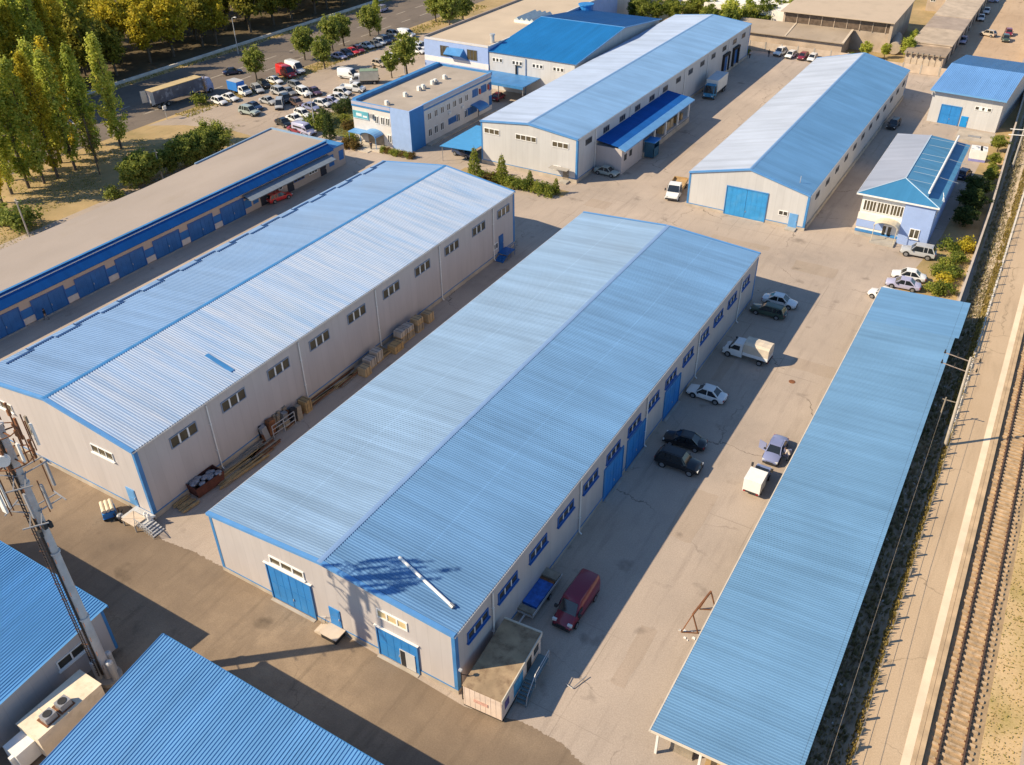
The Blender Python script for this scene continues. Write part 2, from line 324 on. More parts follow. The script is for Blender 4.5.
for (x, y, lab) in ((-15.67, 88.84, 'dark round manhole cover in the sunny yard across from the canvas truck'), (-10.43, 45.63, 'dark round drain cover at the wide end of the yard by the open shed'), (-57.45, 108.78, 'round manhole cover on the road beyond the middle warehouse')):
    b = MB(); b.tube((0,0,0),(0,0,.03),.38,n=16); b.tube((0,0,.03),(0,0,.045),.30,n=16); tag(obj('manhole_cover', b.mesh('manhole_cover', m_rust), None, (x,y,-.004)), lab, 'manhole cover')
# embankment, platform, track bed
b = MB()
prof = [(-1.0,-.006),(.3,.05),(1.2,.45),(1.75,.95),(2.0,1.0)]
ys = [-20+i*4 for i in range(90)]
for (xa,za),(xb,zb) in zip(prof, prof[1:]):
    for ya, yb in zip(ys, ys[1:]):
        s = lambda y: -max(0,y-110)*.017
        b.face([(xa+s(ya),ya,za),(xb+s(ya)*.3,ya,zb),(xb+s(yb)*.3,yb,zb),(xa+s(yb),yb,za)])
tag(b.build('ditch', g_weed, fix=False), kind='structure')
b = MB(); b.box(2.0,6.3,-20,340,.0,1.0); pl = tag(b.build('platform', g_plat), kind='structure')
b = MB(); b.box(5.04,5.66,-20,340,1.004,1.012); tag(b.build('platform_edge_strip', M('pale_strip', (.78,.62,.44), .8, .12, .5)), kind='structure')
b = MB(); b.box(5.70,5.98,-20,340,1.002,1.03); b.box(6.02,6.36,-20,340,1.002,1.03); tag(b.build('platform_coping', M('coping_slab', (.50,.36,.22), .85, .2, .8)), kind='structure')
b = MB()
for ya, yb in zip(ys, ys[1:]):
    for (xa,za),(xb,zb) in (((6.3,.60),(6.6,.62)),((6.6,.62),(10.0,.62))):
        b.face([(xa,ya,za),(xb,ya,zb),(xb,yb,zb),(xa,yb,za)])
tag(b.build('track_bed', g_ball, fix=False), kind='structure')
b = MB(); b.face([(9.9,-20,.626),(60,-20,.626),(60,400,.626),(9.9,400,.626)]); tag(b.build('railside_ground', g_dirt, fix=False), kind='structure')
b = MB(); b.face([(12.2,-20,.632),(14.6,-20,.632),(15.6,200,.632),(13.0,200,.632)]); tag(b.build('gravel_path', asphalt('pale_gravel', (.46,.36,.27),(.4,.31,.23),(.52,.42,.32),crack=0,sc=.4), fix=False), kind='structure')

tr = thing('railway_track', 'single railway track on wooden sleepers beside the platform', 'track', (7.3,44,.64), 0)
m_rail = M('rail_steel', (.20,.12,.08), .5, .2, metal=.6); m_sleep = M('old_sleeper', (.46,.33,.205), .9, .35, 2)
for x in (0, 1.59):
    b = MB()
    b.box(x-.07,x+.07,-30,240,.14,.17); b.box(x-.012,x+.012,-30,240,.17,.27); b.box(x-.036,x+.036,-30,240,.27,.32)
    b.build('rail', m_rail, tr)
def sleeper(y, r):
    b = MB(); j = r.uniform(-.09,.09); y += r.uniform(-.05,.05)
    b.box(-.56+j,2.15+j,y-.11,y+.11,-.02,.14)
    for x in (0,1.59): b.box(x-.17,x-.09,y-.07,y+.07,.14,.18,1); b.box(x+.09,x+.17,y-.07,y+.07,.14,.18,1)
    return b
rr = random.Random(3); far = MB()
for i in range(230):
    y = -2+i*.62; s_ = sleeper(y, rr)
    if i < 100: s_.build('sleeper', [m_sleep, m_rust], tr)
    else:
        k = len(far.v); far.v += s_.v; far.f += [tuple(q+k for q in f) for f in s_.f]; far.m += s_.m
tag(far.build('sleeper', [m_sleep, m_rust], tr), kind='stuff')

# platform fence: low posts with two rails
fe = thing('platform_fence', 'low fence of short posts along the back of the railway platform', 'fence', (2.06,0,1.0))
b = MB(); b.tube((0,-10,.7),(0,330,.7),.015,n=4); b.build('fence_wire', m_grey, fe)
pm = MB(); pm.box(-.075,.075,-.075,.075,0,.85); pm = pm.mesh('post', M('fence_post_paint', (.30,.24,.17), .8, .2))
for i in range(64): obj('post', pm, fe, (0, 33+i*2.75, 0))
# white kerb strip along the ditch edge further up the line
b = MB(); b.ext([(1.72,86,.96),(1.98,86,.96),(1.98,86,1.2),(1.72,86,1.2)], (-.12,140,0))
tag(b.build('kerb_beam', M('whitewashed_concrete', (.66,.60,.52), .85, .12)), 'whitewashed concrete beam beside the platform fence', 'kerb')
# boundary wall on the yard side
b = MB()
pts = [(-1.75,113.5),(-2.05,149),(-3.05,188),(-3.75,221),(-4.5,260)]
for (xa,ya),(xb,yb) in zip(pts, pts[1:]):
    b.ext([(xa-.14,ya,0),(xa+.14,ya,0),(xa+.14,ya,1.9),(xa-.14,ya,1.9)], (xb-xa,yb-ya,0))
tag(b.build('boundary_wall', M('wall_concrete', (.50,.42,.35), .9, .14, .5)), 'long plain concrete boundary wall between the shrubs and the railway', 'wall')

# grass and weeds that nobody could count
def blades(name, n, fx, mat, hgt, wid, seed):
    r = random.Random(seed); b = MB()
    for _ in range(n):
        x, y, z = fx(r); a = r.uniform(0, PI); h = hgt*r.uniform(.5,1.3); w = wid*r.uniform(.6,1.4)
        dx, dy = math.cos(a)*w, math.sin(a)*w; lx, ly = r.uniform(-.3,.3)*h, r.uniform(-.3,.3)*h
        b.face([(x-dx,y-dy,z),(x+dx,y+dy,z),(x+dx*.4+lx,y+dy*.4+ly,z+h),(x-dx*.4+lx,y-dy*.4+ly,z+h)])
    return tag(b.build(name, mat, fix=False), kind='stuff')
l_straw = leafmat('straw_grass', (.22,.17,.05), (.40,.30,.09), (.50,.40,.16))
l_weed = leafmat('weed_leaf', (.12,.14,.06), (.28,.25,.13), (.52,.44,.30))
l_green = leafmat('verge_green', (.14,.17,.04), (.30,.28,.08), (.46,.37,.13))
def fx1(r):
    y = r.uniform(38,230); u = r.random(); x = 1.55+.5*u-max(0,y-110)*.005; 
    if y > 88: x = 1.1+.75*u-max(0,y-110)*.008
    return x, y, .75+.25*u
blades('straw_grass', 5200, fx1, l_straw, .42, .10, 5)
def fx2(r):
    y = r.uniform(38,222); x = r.uniform(-.8,1.35)-max(0,y-110)*.014; return x, y, max(0, min(.6, (x-.3)*.5))
blades('ditch_weeds', 6500, fx2, l_weed, .45, .16, 6)
r_ = random.Random(31); b = MB()
for _ in range(90):
    y = r_.uniform(38,215); x = r_.uniform(-.7,1.2)-max(0,y-110)*.014; z = max(0,min(.6,(x-.3)*.5))+.1; w_ = r_.uniform(.05,.16)
    b.ext([(x-w_,y-w_*.6,z),(x+w_,y-w_,z+.05),(x+w_*.7,y+w_,z),(x-w_,y+w_*.8,z+.04)], (0,0,.04))
tag(b.build('ditch_litter', M('pale_litter', (.6,.58,.55), .7, .3, 3)), kind='stuff')
def fx3(r): return r.uniform(9.9,12.4), r.uniform(40,112), .62
blades('track_weeds', 2600, fx3, l_green, .09, .08, 8)
def fx4(r):
    for _ in range(9):
        x, y = r.uniform(-150,-121), r.uniform(60,122)
        if math.sin(x*.31+y*.17)+math.sin(x*.13-y*.29) > -.2: break
    return x, y, 0
blades('dry_grass', 6000, fx4, l_green, .13, .10, 9)
def fx5(r):
    y = r.uniform(120,235); return r.uniform(-155.2,-151.2)+ (2 if y > 150 else 0)*r.random(), y, 0
blades('verge_grass', 2600, fx5, l_green, .28, .16, 10)
def fx6(r): return r.uniform(-127,-113), r.uniform(127.5,146), 0
blades('lawn_grass', 1500, fx6, l_green, .2, .14, 11)
def fx7(r): return -183.2+r.uniform(.5,2.4)+0, r.uniform(70,260), 0
blades('roadside_grass', 1500, fx7, l_green, .3, .15, 12)

# ------------------------------------------------------------------ building kit (local: x across, y along, origin = front middle)
def mapper(side, c):
    if side == '+x': return lambda a, d, z: (c+d, a, z)
    if side == '-x': return lambda a, d, z: (c-d, a, z)
    if side == '-y': return lambda a, d, z: (a, c-d, z)
    return lambda a, d, z: (a, c+d, z)
def mbox(b, f, a0, a1, d0, d1, z0, z1, m=0):
    p = f(a0,d0,z0); q = f(a1,d1,z1); b.box(p[0],q[0],p[1],q[1],p[2],q[2],m)
def window(T, side, c, a, z0, w, h, panes=3, frame=None, glass=None, sill=None, t=.1, d=.09, gap=None, mull=None):
    f = mapper(side, c); b = MB(); fr = frame or m_pvc
    a0, a1 = a-w/2, a+w/2
    mbox(b,f,a0,a1,0,d,z0,z0+t); mbox(b,f,a0,a1,0,d,z0+h-t,z0+h); mbox(b,f,a0,a0+t,0,d,z0+t,z0+h-t); mbox(b,f,a1-t,a1,0,d,z0+t,z0+h-t)
    for i in range(1, panes):
        x = a0+w*i/panes; g = gap or t*.6; mbox(b,f,x-g,x+g,0,d*.9,z0+t,z0+h-t,1 if mull else 0)
    if sill: mbox(b,f,a0-.1,a1+.1,0,d+.12,z0-.12,z0-.002)
    o = b.build('window', [fr, mull] if mull else fr, T)
    p = MB(); mbox(p,f,a0+t*.5,a1-t*.5,-.01,.03,z0+t*.5,z0+h-t*.5); p.build('pane', glass or m_glass, o)
    return o
def gate(T, side, c, a, w, h, mat=None, leaves=2, wicket=False, z0=.02, name='gate', frame=None):
    f = mapper(side, c); b = MB(); mt = mat or m_gate
    n = leaves
    for i in range(n):
        x0 = a-w/2+w*i/n+.02; x1 = a-w/2+w*(i+1)/n-.02
        mbox(b,f,x0,x1,0,.07,z0,z0+h)
        k = max(1, round((x1-x0)/.75))
        for j in range(k+1):
            x = x0+(x1-x0)*j/k; mbox(b,f,max(x0,x-.03),min(x1,x+.03),.071,.085,z0+.05,z0+h-.05)
        for z in (z0+.05, z0+h*.5, z0+h-.12): mbox(b,f,x0+.04,x1-.04,.086,.095,z,z+.07)
    o = b.build(name, mt, T)
    fb = MB(); mbox(fb,f,a-w/2-.12,a-w/2-.003,0,.14,0,z0+h+.12); mbox(fb,f,a+w/2+.003,a+w/2+.12,0,.14,0,z0+h+.12); mbox(fb,f,a-w/2-.001,a+w/2+.001,0,.14,z0+h+.003,z0+h+.12)
    fb.build('gate_frame', frame or m_trim, o)
    th_ = MB(); mbox(th_,f,a-w/2-.1,a+w/2+.1,.15,.45,0,.05); th_.build('threshold', m_plinth, o)
    hb = MB(); mbox(hb,f,a+.1,a+.16,.096,.17,z0+1,z0+1.25); hb.build('handle', m_lgrey, o)
    return o
def door(T, side, c, a, w, h, mat, z0=.05, hood=False):
    f = mapper(side, c); b = MB(); mbox(b,f,a-w/2,a+w/2,0,.08,z0,z0+h); mbox(b,f,a-w/2+.12,a+w/2-.12,.081,.1,z0+.2,z0+h*.45); mbox(b,f,a-w/2+.12,a+w/2-.12,.081,.1,z0+h*.52,z0+h-.15)
    o = b.build('door', mat, T); q = MB(); mbox(q,f,a+w/2-.14,a+w/2-.08,.1,.16,z0+.95,z0+1.15); q.build('handle', m_lgrey, o); return o
def pipe(T, side, c, a, h, mat=None):
    f = mapper(side, c); b = MB(); b.tube(f(a,.12,h-.2), f(a,.12,.35), .075, n=8); b.tube(f(a,.12,.35), f(a,.38,.12), .075, n=8)
    for z in (h*.3, h*.7): mbox(b,f,a-.11,a+.11,0,.2,z,z+.06)
    b.build('downpipe', mat or m_white, T)
def ribs(L, pitch, hr):
    out = []; n = int(L/pitch)
    for i in range(n):
        y = i*pitch; out += [(y,0),(y+pitch*.42,0),(y+pitch*.55,hr),(y+pitch*.87,hr)]
    out += [(n*pitch,0),(L,0)] if L-n*pitch > .02 else [(L,0)]
    return out
def slope(b, xa, za, xb, zb, y0, L, pitch=.2, hr=.03):
    """profiled sheet between the line (xa,za) and the line (xb,zb), ribs running down the slope"""
    pr = ribs(L, pitch, hr); k = len(b.v)
    for (y, h) in pr: b.v += [(xa, y0+y, za+h), (xb, y0+y, zb+h)]
    for i in range(len(pr)-1):
        q = k+2*i; b.f.append((q, q+1, q+3, q+2)); b.m.append(0)
def slope_y(b, ya, za, yb, zb, x0, L, pitch=.2, hr=.03):
    pr = ribs(L, pitch, hr); k = len(b.v)
    for (x, h) in pr: b.v += [(x0+x, ya, za+h), (x0+x, yb, zb+h)]
    for i in range(len(pr)-1):
        q = k+2*i; b.f.append((q, q+1, q+3, q+2)); b.m.append(0)
def gable_hall(T, w, L, he, hr, mats, wall, over=.10, pitch=.2, rib=.03, trim=None, plinth=.45, ridge=None, back=True, corner=None, fascia=.24):
    hw = w/2; tm = trim or m_trim; tm_f = M('gable_flashing', (.10,.28,.58), .5, .08)
    b = MB(); b.ext([(-hw,0,plinth),(hw,0,plinth),(hw,0,he-.06),(0,0,hr-.06),(-hw,0,he-.06)], (0,L,0)); b.build('wall', wall, T)
    if plinth > 0:
        b = MB(); b.box(-hw-.05,hw+.05,-.05,L+.05,0,plinth-.004); b.build('plinth', m_plinth, T)
        b = MB(); z = plinth
        b.box(-hw-.03,hw+.03,-.035,-.002,z,z+.12); b.box(-hw-.03,hw+.03,L+.002,L+.035,z,z+.12); b.box(hw+.002,hw+.035,-.03,L+.03,z,z+.12); b.box(-hw-.035,-hw-.002,-.03,L+.03,z,z+.12)
        b.build('base_flashing', tm, T)
    sl = (hr-he)/hw; e = over; nm = ['roof', 'roof']
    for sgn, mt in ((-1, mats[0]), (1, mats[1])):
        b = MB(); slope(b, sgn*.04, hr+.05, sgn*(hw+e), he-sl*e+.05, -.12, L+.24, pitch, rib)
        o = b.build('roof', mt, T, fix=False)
    b = MB()
    for sgn in (-1, 1):
        b.ext([(0,-.14,hr+.065+rib),(sgn*.24,-.14,hr+.065+rib-sl*.24),(sgn*.24,-.14,hr+.04+rib-sl*.24),(0,-.14,hr+.03+rib)], (0,L+.28,0))
    b.build('ridge_cap', ridge or tm, T)
    for y0 in ((-.20, L+.125) if back else (-.20,)):
        b = MB()
        for sgn in (-1, 1):
            b.ext([(0,y0,hr+.10),(sgn*(hw+e),y0,he-sl*e+.10),(sgn*(hw+e),y0,he-sl*e+.10-fascia),(0,y0,hr+.10-fascia)], (0,.075,0))
            ya_ = y0 if y0 < 0 else y0-.30
            b.ext([(sgn*.25,ya_,hr+.07+rib-sl*.25),(sgn*(hw+e),ya_,he-sl*e+.07+rib),(sgn*(hw+e),ya_,he-sl*e+.05+rib),(sgn*.25,ya_,hr+.05+rib-sl*.25)], (0,.38,0))
        b.build('gable_trim', tm_f, T)
    b = MB()
    for sgn in (-1, 1):
        b.box(sgn*(hw+e),sgn*(hw+e+.10),-.15,L+.15,he-sl*e-.10,he-sl*e+.03)
    b.build('gutter', m_lgrey, T)
    b = MB()
    for sx in (-1, 1):
        for y in (0, L):
            s_ = -1 if y == 0 else 1
            b.ext([(sx*(hw-.30),y+s_*.03,plinth),(sx*(hw+.03),y+s_*.03,plinth),(sx*(hw+.03),y-s_*.40,plinth),(sx*(hw+.005),y-s_*.40,plinth),(sx*(hw+.005),y+s_*.005,plinth),(sx*(hw-.30),y+s_*.005,plinth)], (0,0,he-plinth-.16))
    b.build('corner_trim', corner or tm, T)
def seam(T, x, z, L, mat, y0=0):
    b = MB(); b.box(x-.04,x+.04,y0,L,z,z+.02); b.build('seam_strip', mat, T)

# ---- central warehouse
r_lb = roofing('roof_light_blue_sunlit', (.20,.315,.475), .55, streak=.10, lap=(6.4,))  # left slope paler: its stronger sun is put into the colour
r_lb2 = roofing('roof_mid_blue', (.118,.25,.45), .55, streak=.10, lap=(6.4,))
T = thing('warehouse', 'long light blue roofed warehouse in the middle with cars parked along its wall', 'warehouse', (-38.75,33.7,0))
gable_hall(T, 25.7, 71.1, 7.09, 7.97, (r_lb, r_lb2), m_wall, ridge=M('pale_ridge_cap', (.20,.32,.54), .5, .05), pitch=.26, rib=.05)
hw = 12.85
for i in range(14):
    y = [36.8,41.3,46.3,51.3,56.2,61.1,66.0,70.7,75.5,80.5,85.4,90.2,95.1,100.1][i]-33.7
    window(T, '+x', hw, y, 4.52, 3.0, 1.05, 3, m_wframe, m_glass, t=.15, sill=True, gap=.05, mull=m_pvc)
for y in (38.9,54.05,69.05,83.7,98.2): pipe(T, '+x', hw, y-33.7, 7.0)
gate(T, '+x', hw, 61.4-33.7, 4.1, 3.95, m_gate); gate(T, '+x', hw, 66.8-33.7, 4.3, 3.8, m_gate, 3); gate(T, '+x', hw, 76.4-33.7, 4.2, 3.8, m_gate, 3)
gate(T, '-y', 0, -42.95+38.75, 4.8, 4.25, m_gate); gate(T, '-y', 0, -31.6+38.75, 3.9, 3.35, m_gate, 1)
window(T, '-y', 0, -42.9+38.75, 4.62, 3.9, .95, 3, m_pvc, m_glass_w, sill=True, t=.14)
window(T, '-y', 0, -31.85+38.75, 4.75, 3.0, 1.0, 3, m_pvc, M('sunlit_blind', (.62,.47,.25), .5, .2), t=.12)
b = MB(); b.box(-42.95+38.75-2.7,-42.95+38.75+2.7,-.2,-.02,4.42,4.48); b.box(-31.6+38.75-2.2,-31.6+38.75+2.2,-.2,-.02,3.55,3.62); b.build('door_hood', m_white, T)
door(T, '-y', 0, -38.15+38.75, 1.15, 2.1, m_gate, z0=.65)
b = MB(); b.box(-31.4+38.75,-29.9+38.75,-.13,-.085,.06,2.1,0); b.box(-31.35+38.75,-30.85+38.75,-.135,-.132,.1,2.0,1); b.build('wicket_door', [m_wall2, m_dark], T)
b = MB(); b.box(-38.95+38.75,-37.2+38.75,-1.35,-.06,.55,.62); b.box(-38.9+38.75,-37.3+38.75,-1.28,-.1,0,.55,1)
for i in range(3): b.box(-39.75+38.75+i*.27,-39.48+38.75+i*.27,-1.2,-.3,.02,.2+.16*i)
b.build('entry_step', [M('ply_top', (.58,.48,.38), .8, .12), m_dark], T)
b = MB(); b.path([(-39.7+38.75,-.25,.1),(-39.7+38.75,-.25,1.1),(-39.0+38.75,-.25,1.5),(-39.0+38.75,-.25,.6)], .025); b.build('handrail', m_lgrey, T)
b = MB(); a_ = Vector((5.05,3.75,7.66+.12)); c_ = Vector((11.1,2.1,7.26+.12)); b.tube(a_, c_, .13, n=10); b.tube(c_, c_+(c_-a_).normalized()*.4, .2, n=10, m=1); b.build('flue_pipe', [m_white, m_grey], T)

# ---- second warehouse with skylight strips
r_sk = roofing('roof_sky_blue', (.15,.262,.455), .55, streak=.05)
r_pale = roofing('roof_pale_streaked', (.22,.36,.58), .5, metal=0, streak=.08, pale=((.45,.50,.60), .3, .75))  # right slope: bluish base mixed with paler streaks down the slope
T = thing('warehouse', 'big warehouse with a whitish striped roof slope and dark stepped strips on the other slope', 'warehouse', (-74.4,35,0))
gable_hall(T, 24.2, 68.3, 8.55, 10.15, (r_sk, r_pale), m_wall, pitch=.30, rib=.045, plinth=.6)
hw = 12.1
for i, y in enumerate((40.5,47.1,53.7,60.3,66.9,73.6,80.2,86.9,93.6,100.2)): window(T, '+x', hw, y-35, 6.05, 3.3, 1.3, 3, M('grey_blue_frame', (.22,.27,.36), .5, .1), m_glass_w, t=.1, gap=.09, mull=m_pvc)
for y in (43.7,57.0,70.5,84.0,97.3): pipe(T, '+x', hw, y-35, 8.4)
window(T, '-y', 0, -67.4+74.4, 5.85, 3.2, 1.0, 3, m_pvc, m_glass_w, sill=True, t=.07); window(T, '-y', 0, -83+74.4, 5.65, 3.0, 1.0, 3, m_pvc, m_glass_w, sill=True, t=.07)
door(T, '-y', 0, -64.9+74.4, 1.2, 2.1, m_trim_l, z0=.75)
door(T, '+x', hw, 99.4-35, 1.2, 2.4, m_dgate, z0=.9)
window(T, '+x', hw, 97.9-35, 1.6, 1.3, 1.0, 2, m_pvc, m_glass)
b = MB(); b.box(hw+.06,hw+1.7,98.4-35,100.6-35,.8,.9)
for i in range(4): b.box(hw+.3,hw+1.6,97.3-35+i*.28,97.6-35+i*.28,.15*i+.05,.15*i+.2)
for y in (98.4,99.5,100.6): b.tube((hw+1.65,y-35,0),(hw+1.65,y-35,1.9),.035)
b.tube((hw+1.65,98.4-35,1.9),(hw+1.65,100.6-35,1.9),.035); b.build('entry_step', m_dgate, T)
# raised ridge-light flashings: short dark strips that step across the left slope
b = MB(); sl = 1.6/12.1
for i in range(-1, 11):
    for (x, y) in ((-10.9,2.88+i*5.93),(-11.45,5.70+i*5.93)):
        if y < 0 or y > 65.5: continue
        z = 10.15-sl*abs(x)+.1; b.box(x-.16,x+.16,y,y+3.15,z-.03,z+.06)
        b.box(x-.45 if x < -11 else x-.1,x+.1 if x < -11 else x+.1,y,y+.12,z-.03,z+.05)
b.build('skylight_edge', M('navy_flashing', (.022,.07,.20), .5, .1), T)
b = MB(); b.ext([(6.8,13.9,9.33),(6.8,14.4,9.33),(6.8,14.4,9.40),(6.8,13.9,9.40)], (4.0,-.3,-.53)); b.build('loose_strip', m_trim, T)
# handrail steps at the front corner
b = MB(); b.box(hw-2.4,hw+.4,-1.9,-.06,.62,.72); 
for i in range(5): b.box(hw+.4+i*.3,hw+.7+i*.3,-1.8,-.5,.58-i*.14,.66-i*.14)
for i in range(9): b.bar((hw-.2+i*.28,-1.95,.5-max(0,i-3)*.09),(hw-.2+i*.28,-1.95,1.6-max(0,i-3)*.1),.05)
b.bar((hw-.2,-1.95,1.6),(hw+2.2,-1.95,1.05),.06); b.build('entry_step', m_lgrey, T)

# ---- far warehouse with loading shed
r_w = roofing('roof_pale_blue_sunlit', (.33,.41,.56), .5, streak=.06); r_w2 = roofing('roof_soft_blue', (.165,.31,.53), .5, streak=.05)  # left slope whitened in its colour for the sun it catches
T = thing('warehouse', 'far long pale blue roofed warehouse with a loading shed and lorry on its side', 'warehouse', (-74.8,128.9,0))
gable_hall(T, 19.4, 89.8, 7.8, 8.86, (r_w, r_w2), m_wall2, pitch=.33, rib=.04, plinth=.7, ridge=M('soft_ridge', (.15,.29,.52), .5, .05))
hw = 9.7
for y in (133.0,139.9,146.6,153.3,160,166.6,173.4,180.1,186.9,193.6,200.6,207.5,213.7): window(T, '+x', hw, y-128.9, 5.75, 2.3, 1.05, 3, M('dark_frame', (.12,.13,.15), .5, .1), m_glass, t=.1)
for x, n in ((-82.2,3),(-75.2,4),(-68.4,3)): window(T, '-y', 0, x+74.8, 5.75, 3.2 if n == 3 else 4.2, 1.0, n, m_pvc, m_glass_w)
window(T, '-y', 0, -68.9+74.8, 1.7, 1.5, .8, 2, m_pvc, m_glass); door(T, '-y', 0, -67.2+74.8, 1.1, 2.0, m_wood2, z0=.3)
b = MB(); b.box(-68+74.8,-66.4+74.8,-1.4,-.06,0,.28); b.box(-69.8+74.8,-66.2+74.8,-1.7,-.5,2.5,2.56); b.build('entry_step', m_conc, T)
for y in (135.6,149.9,163.3,176.8,190.2,203.6): pipe(T, '+x', hw, y-128.9, 7.7)
for y in (202.2,208.9):
    f = mapper('+x', hw); b = MB(); mbox(b,f,y-128.9-2,y-128.9-1.5,0,.5,.8,4.4); mbox(b,f,y-128.9+1.5,y-128.9+2,0,.5,.8,4.4); mbox(b,f,y-128.9-2,y-128.9+2,0,.55,4.4,4.9); mbox(b,f,y-128.9-1.5,y-128.9+1.5,0,.06,.9,4.4,1); b.build('dock_shelter', [m_black, m_dgate], T)
b = MB(); x0, x1, y0, y1 = hw, hw+5.3, 7.1, 39.2
b.box(x0+.01,x1-.3,y0+.15,y0+9.2,0,4.55); b.box(x0+.01,x1-.35,y0+9.21,y1-.2,0,1.15); b.build('shed_wall', m_wall, T)
b = MB(); b.box(x1-.35,x1-.1,y0+9.4,y1-.3,.05,1.0); b.build('shed_platform', m_plinth, T)
for y in (y0+14.5, y0+20, y0+26, y1-.5):
    b = MB(); b.box(x1-.5,x1-.22,y-.2,y+.2,1.15,4.5); b.build('shed_post', m_white, T)
b = MB(); slope(b, x0+.02, 5.55, x1-.9, 4.95, y0-.1, y1-y0+.2, .25, .03); b.build('shed_roof', roofing('roof_deep_blue', (.008,.085,.33), .55, streak=.06, spec=.1), T, fix=False)
b = MB(); b.ext([(x1-.9,y0-.15,4.97),(x1+.5,y0-.15,4.55),(x1+.5,y0-.15,4.35),(x1-.9,y0-.15,4.8)], (0,y1-y0+.3,0)); b.build('shed_fascia', m_trim_l, T)
b = MB(); b.box(x1-.295,x1-.25,y0+1.2,y0+2.2,2.2,3.3,0); b.box(x1-.295,x1-.25,y0+3.4,y0+4.4,2.3,3.4,0); b.build('shed_window', m_glass, T)
b = MB(); b.box(x1-.2,x1+1.9,y0+9.6,y0+12.4,3.0,3.2,0); b.box(x1-.2,x1+1.7,y0+9.8,y0+9.9,.2,3.0,1); b.box(x1-.2,x1+1.7,y0+12.1,y0+12.2,.2,3.0,1); b.box(x1+1.6,x1+1.7,y0+9.8,y0+12.2,.2,1.9,1); b.build('porch', [m_gate, M('teal_glass', (.03,.11,.18), .25, .1)], T)
for i, (y, s_) in enumerate(((27.5,1.6),(29.8,1.5),(31.5,1.7),(34.5,1.3),(36.6,1.2))):
    b = MB(); b.box(-.6,.6,-s_*.45,s_*.45,0,.14); b.box(-.55,.55,-s_*.42,s_*.42,.14,s_)
    tag(obj('carton_stack', b.mesh('carton_stack', m_card if i < 3 else m_wood), None, (-74.8+x1-1.4, 128.9+y, 1.15)), ['tall brown carton stack','narrow brown carton stack','tallest brown carton stack','squat pale timber crate','smallest pale timber crate'][i]+' inside the open loading shed', 'carton', 'goods on the loading shed platform')

# ---- right-hand warehouse
r_b = roofing('roof_strong_blue', (.102,.245,.455), .55, streak=.04); r_wh = roofing('roof_whitish_sunlit', (.35,.40,.50), .5, streak=.05)  # whitish slope is the same roof with sunlight painted into its colour
T = thing('warehouse', 'warehouse with one sunlit-toned white and one strong blue roof slope and a tall blue gable gate', 'warehouse', (-35.55,129.7,0))
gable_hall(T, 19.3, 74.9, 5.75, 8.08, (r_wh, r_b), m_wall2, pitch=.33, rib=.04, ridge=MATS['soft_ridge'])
gate(T, '-y', 0, -35.5+35.55, 6.5, 4.7, M('bright_gate', (.035,.27,.60), .4, .12, dirt=((.12,.35,.6),.6,.5,.7,.5)))
window(T, '-y', 0, -29.45+35.55, 1.75, 1.5, .8, 2, m_pvc, m_glass); door(T, '-y', 0, -27.8+35.55, 1.3, 2.2, m_trim_l, z0=.2)
b = MB(); b.box(-28.6+35.55,-27+35.55,-1.3,-.06,0,.2); b.build('entry_step', m_conc, T)
b = MB(); b.tube((7.2,2.6,6.3),(7.2,2.6,7.5),.05); b.build('roof_vent', m_lgrey, T)
b = MB(); b.box(9.66,9.9,.5,74,.05,.75); b.build('kerb_ledge', m_plinth, T)
for i in range(12): window(T, '+x', 9.65, 5+i*6, 3.6, 2.0, .9, 2, M('dark_frame', (.12,.13,.15)), m_glass)

# ---- small workshop, ridge across
T = thing('workshop', 'small blue roofed workshop with a square blue gate beside the far boundary', 'workshop', (-12.5,191.4,0), math.radians(-4.5))
b = MB(); w2 = 6.4; L = 27.5
b.ext([(-w2,0,0),(-w2,L,0),(-w2,L,6.4),(-w2,13.6,8.0),(-w2,0,6.3)], (2*w2,0,0)); b.build('wall', m_wall2, T)
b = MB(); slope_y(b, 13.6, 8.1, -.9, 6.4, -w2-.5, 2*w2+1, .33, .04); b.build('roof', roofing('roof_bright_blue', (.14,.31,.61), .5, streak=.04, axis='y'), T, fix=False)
b = MB(); slope_y(b, 13.6, 8.1, L+.6, 6.5, -w2-.5, 2*w2+1, .33, .04); b.build('roof', roofing('roof_blue_back_shaded', (.05,.16,.36), .5, streak=.04, axis='y'), T, fix=False)  # back slope: the front blue, darkened in the colour as shade
b = MB(); b.box(-w2-.52,w2+.52,-.98,-.9,6.16,6.44); b.build('fascia', m_trim_l, T)
gate(T, '-y', 0, -14.85+12.4, 3.6, 3.6, m_gate); door(T, '-y', 0, -12.0+12.4, 1.3, 2.05, M('bright_door', (.01,.25,.62), .4, .1))
window(T, '-y', 0, -9.2+12.4, 3.65, 3.0, .75, 3, m_pvc, m_glass, gap=.3)
b = MB(); b.box(-w2-.25,-w2-.02,-.4,.3,5.2,5.75); b.build('floodlight', m_lgrey, T)

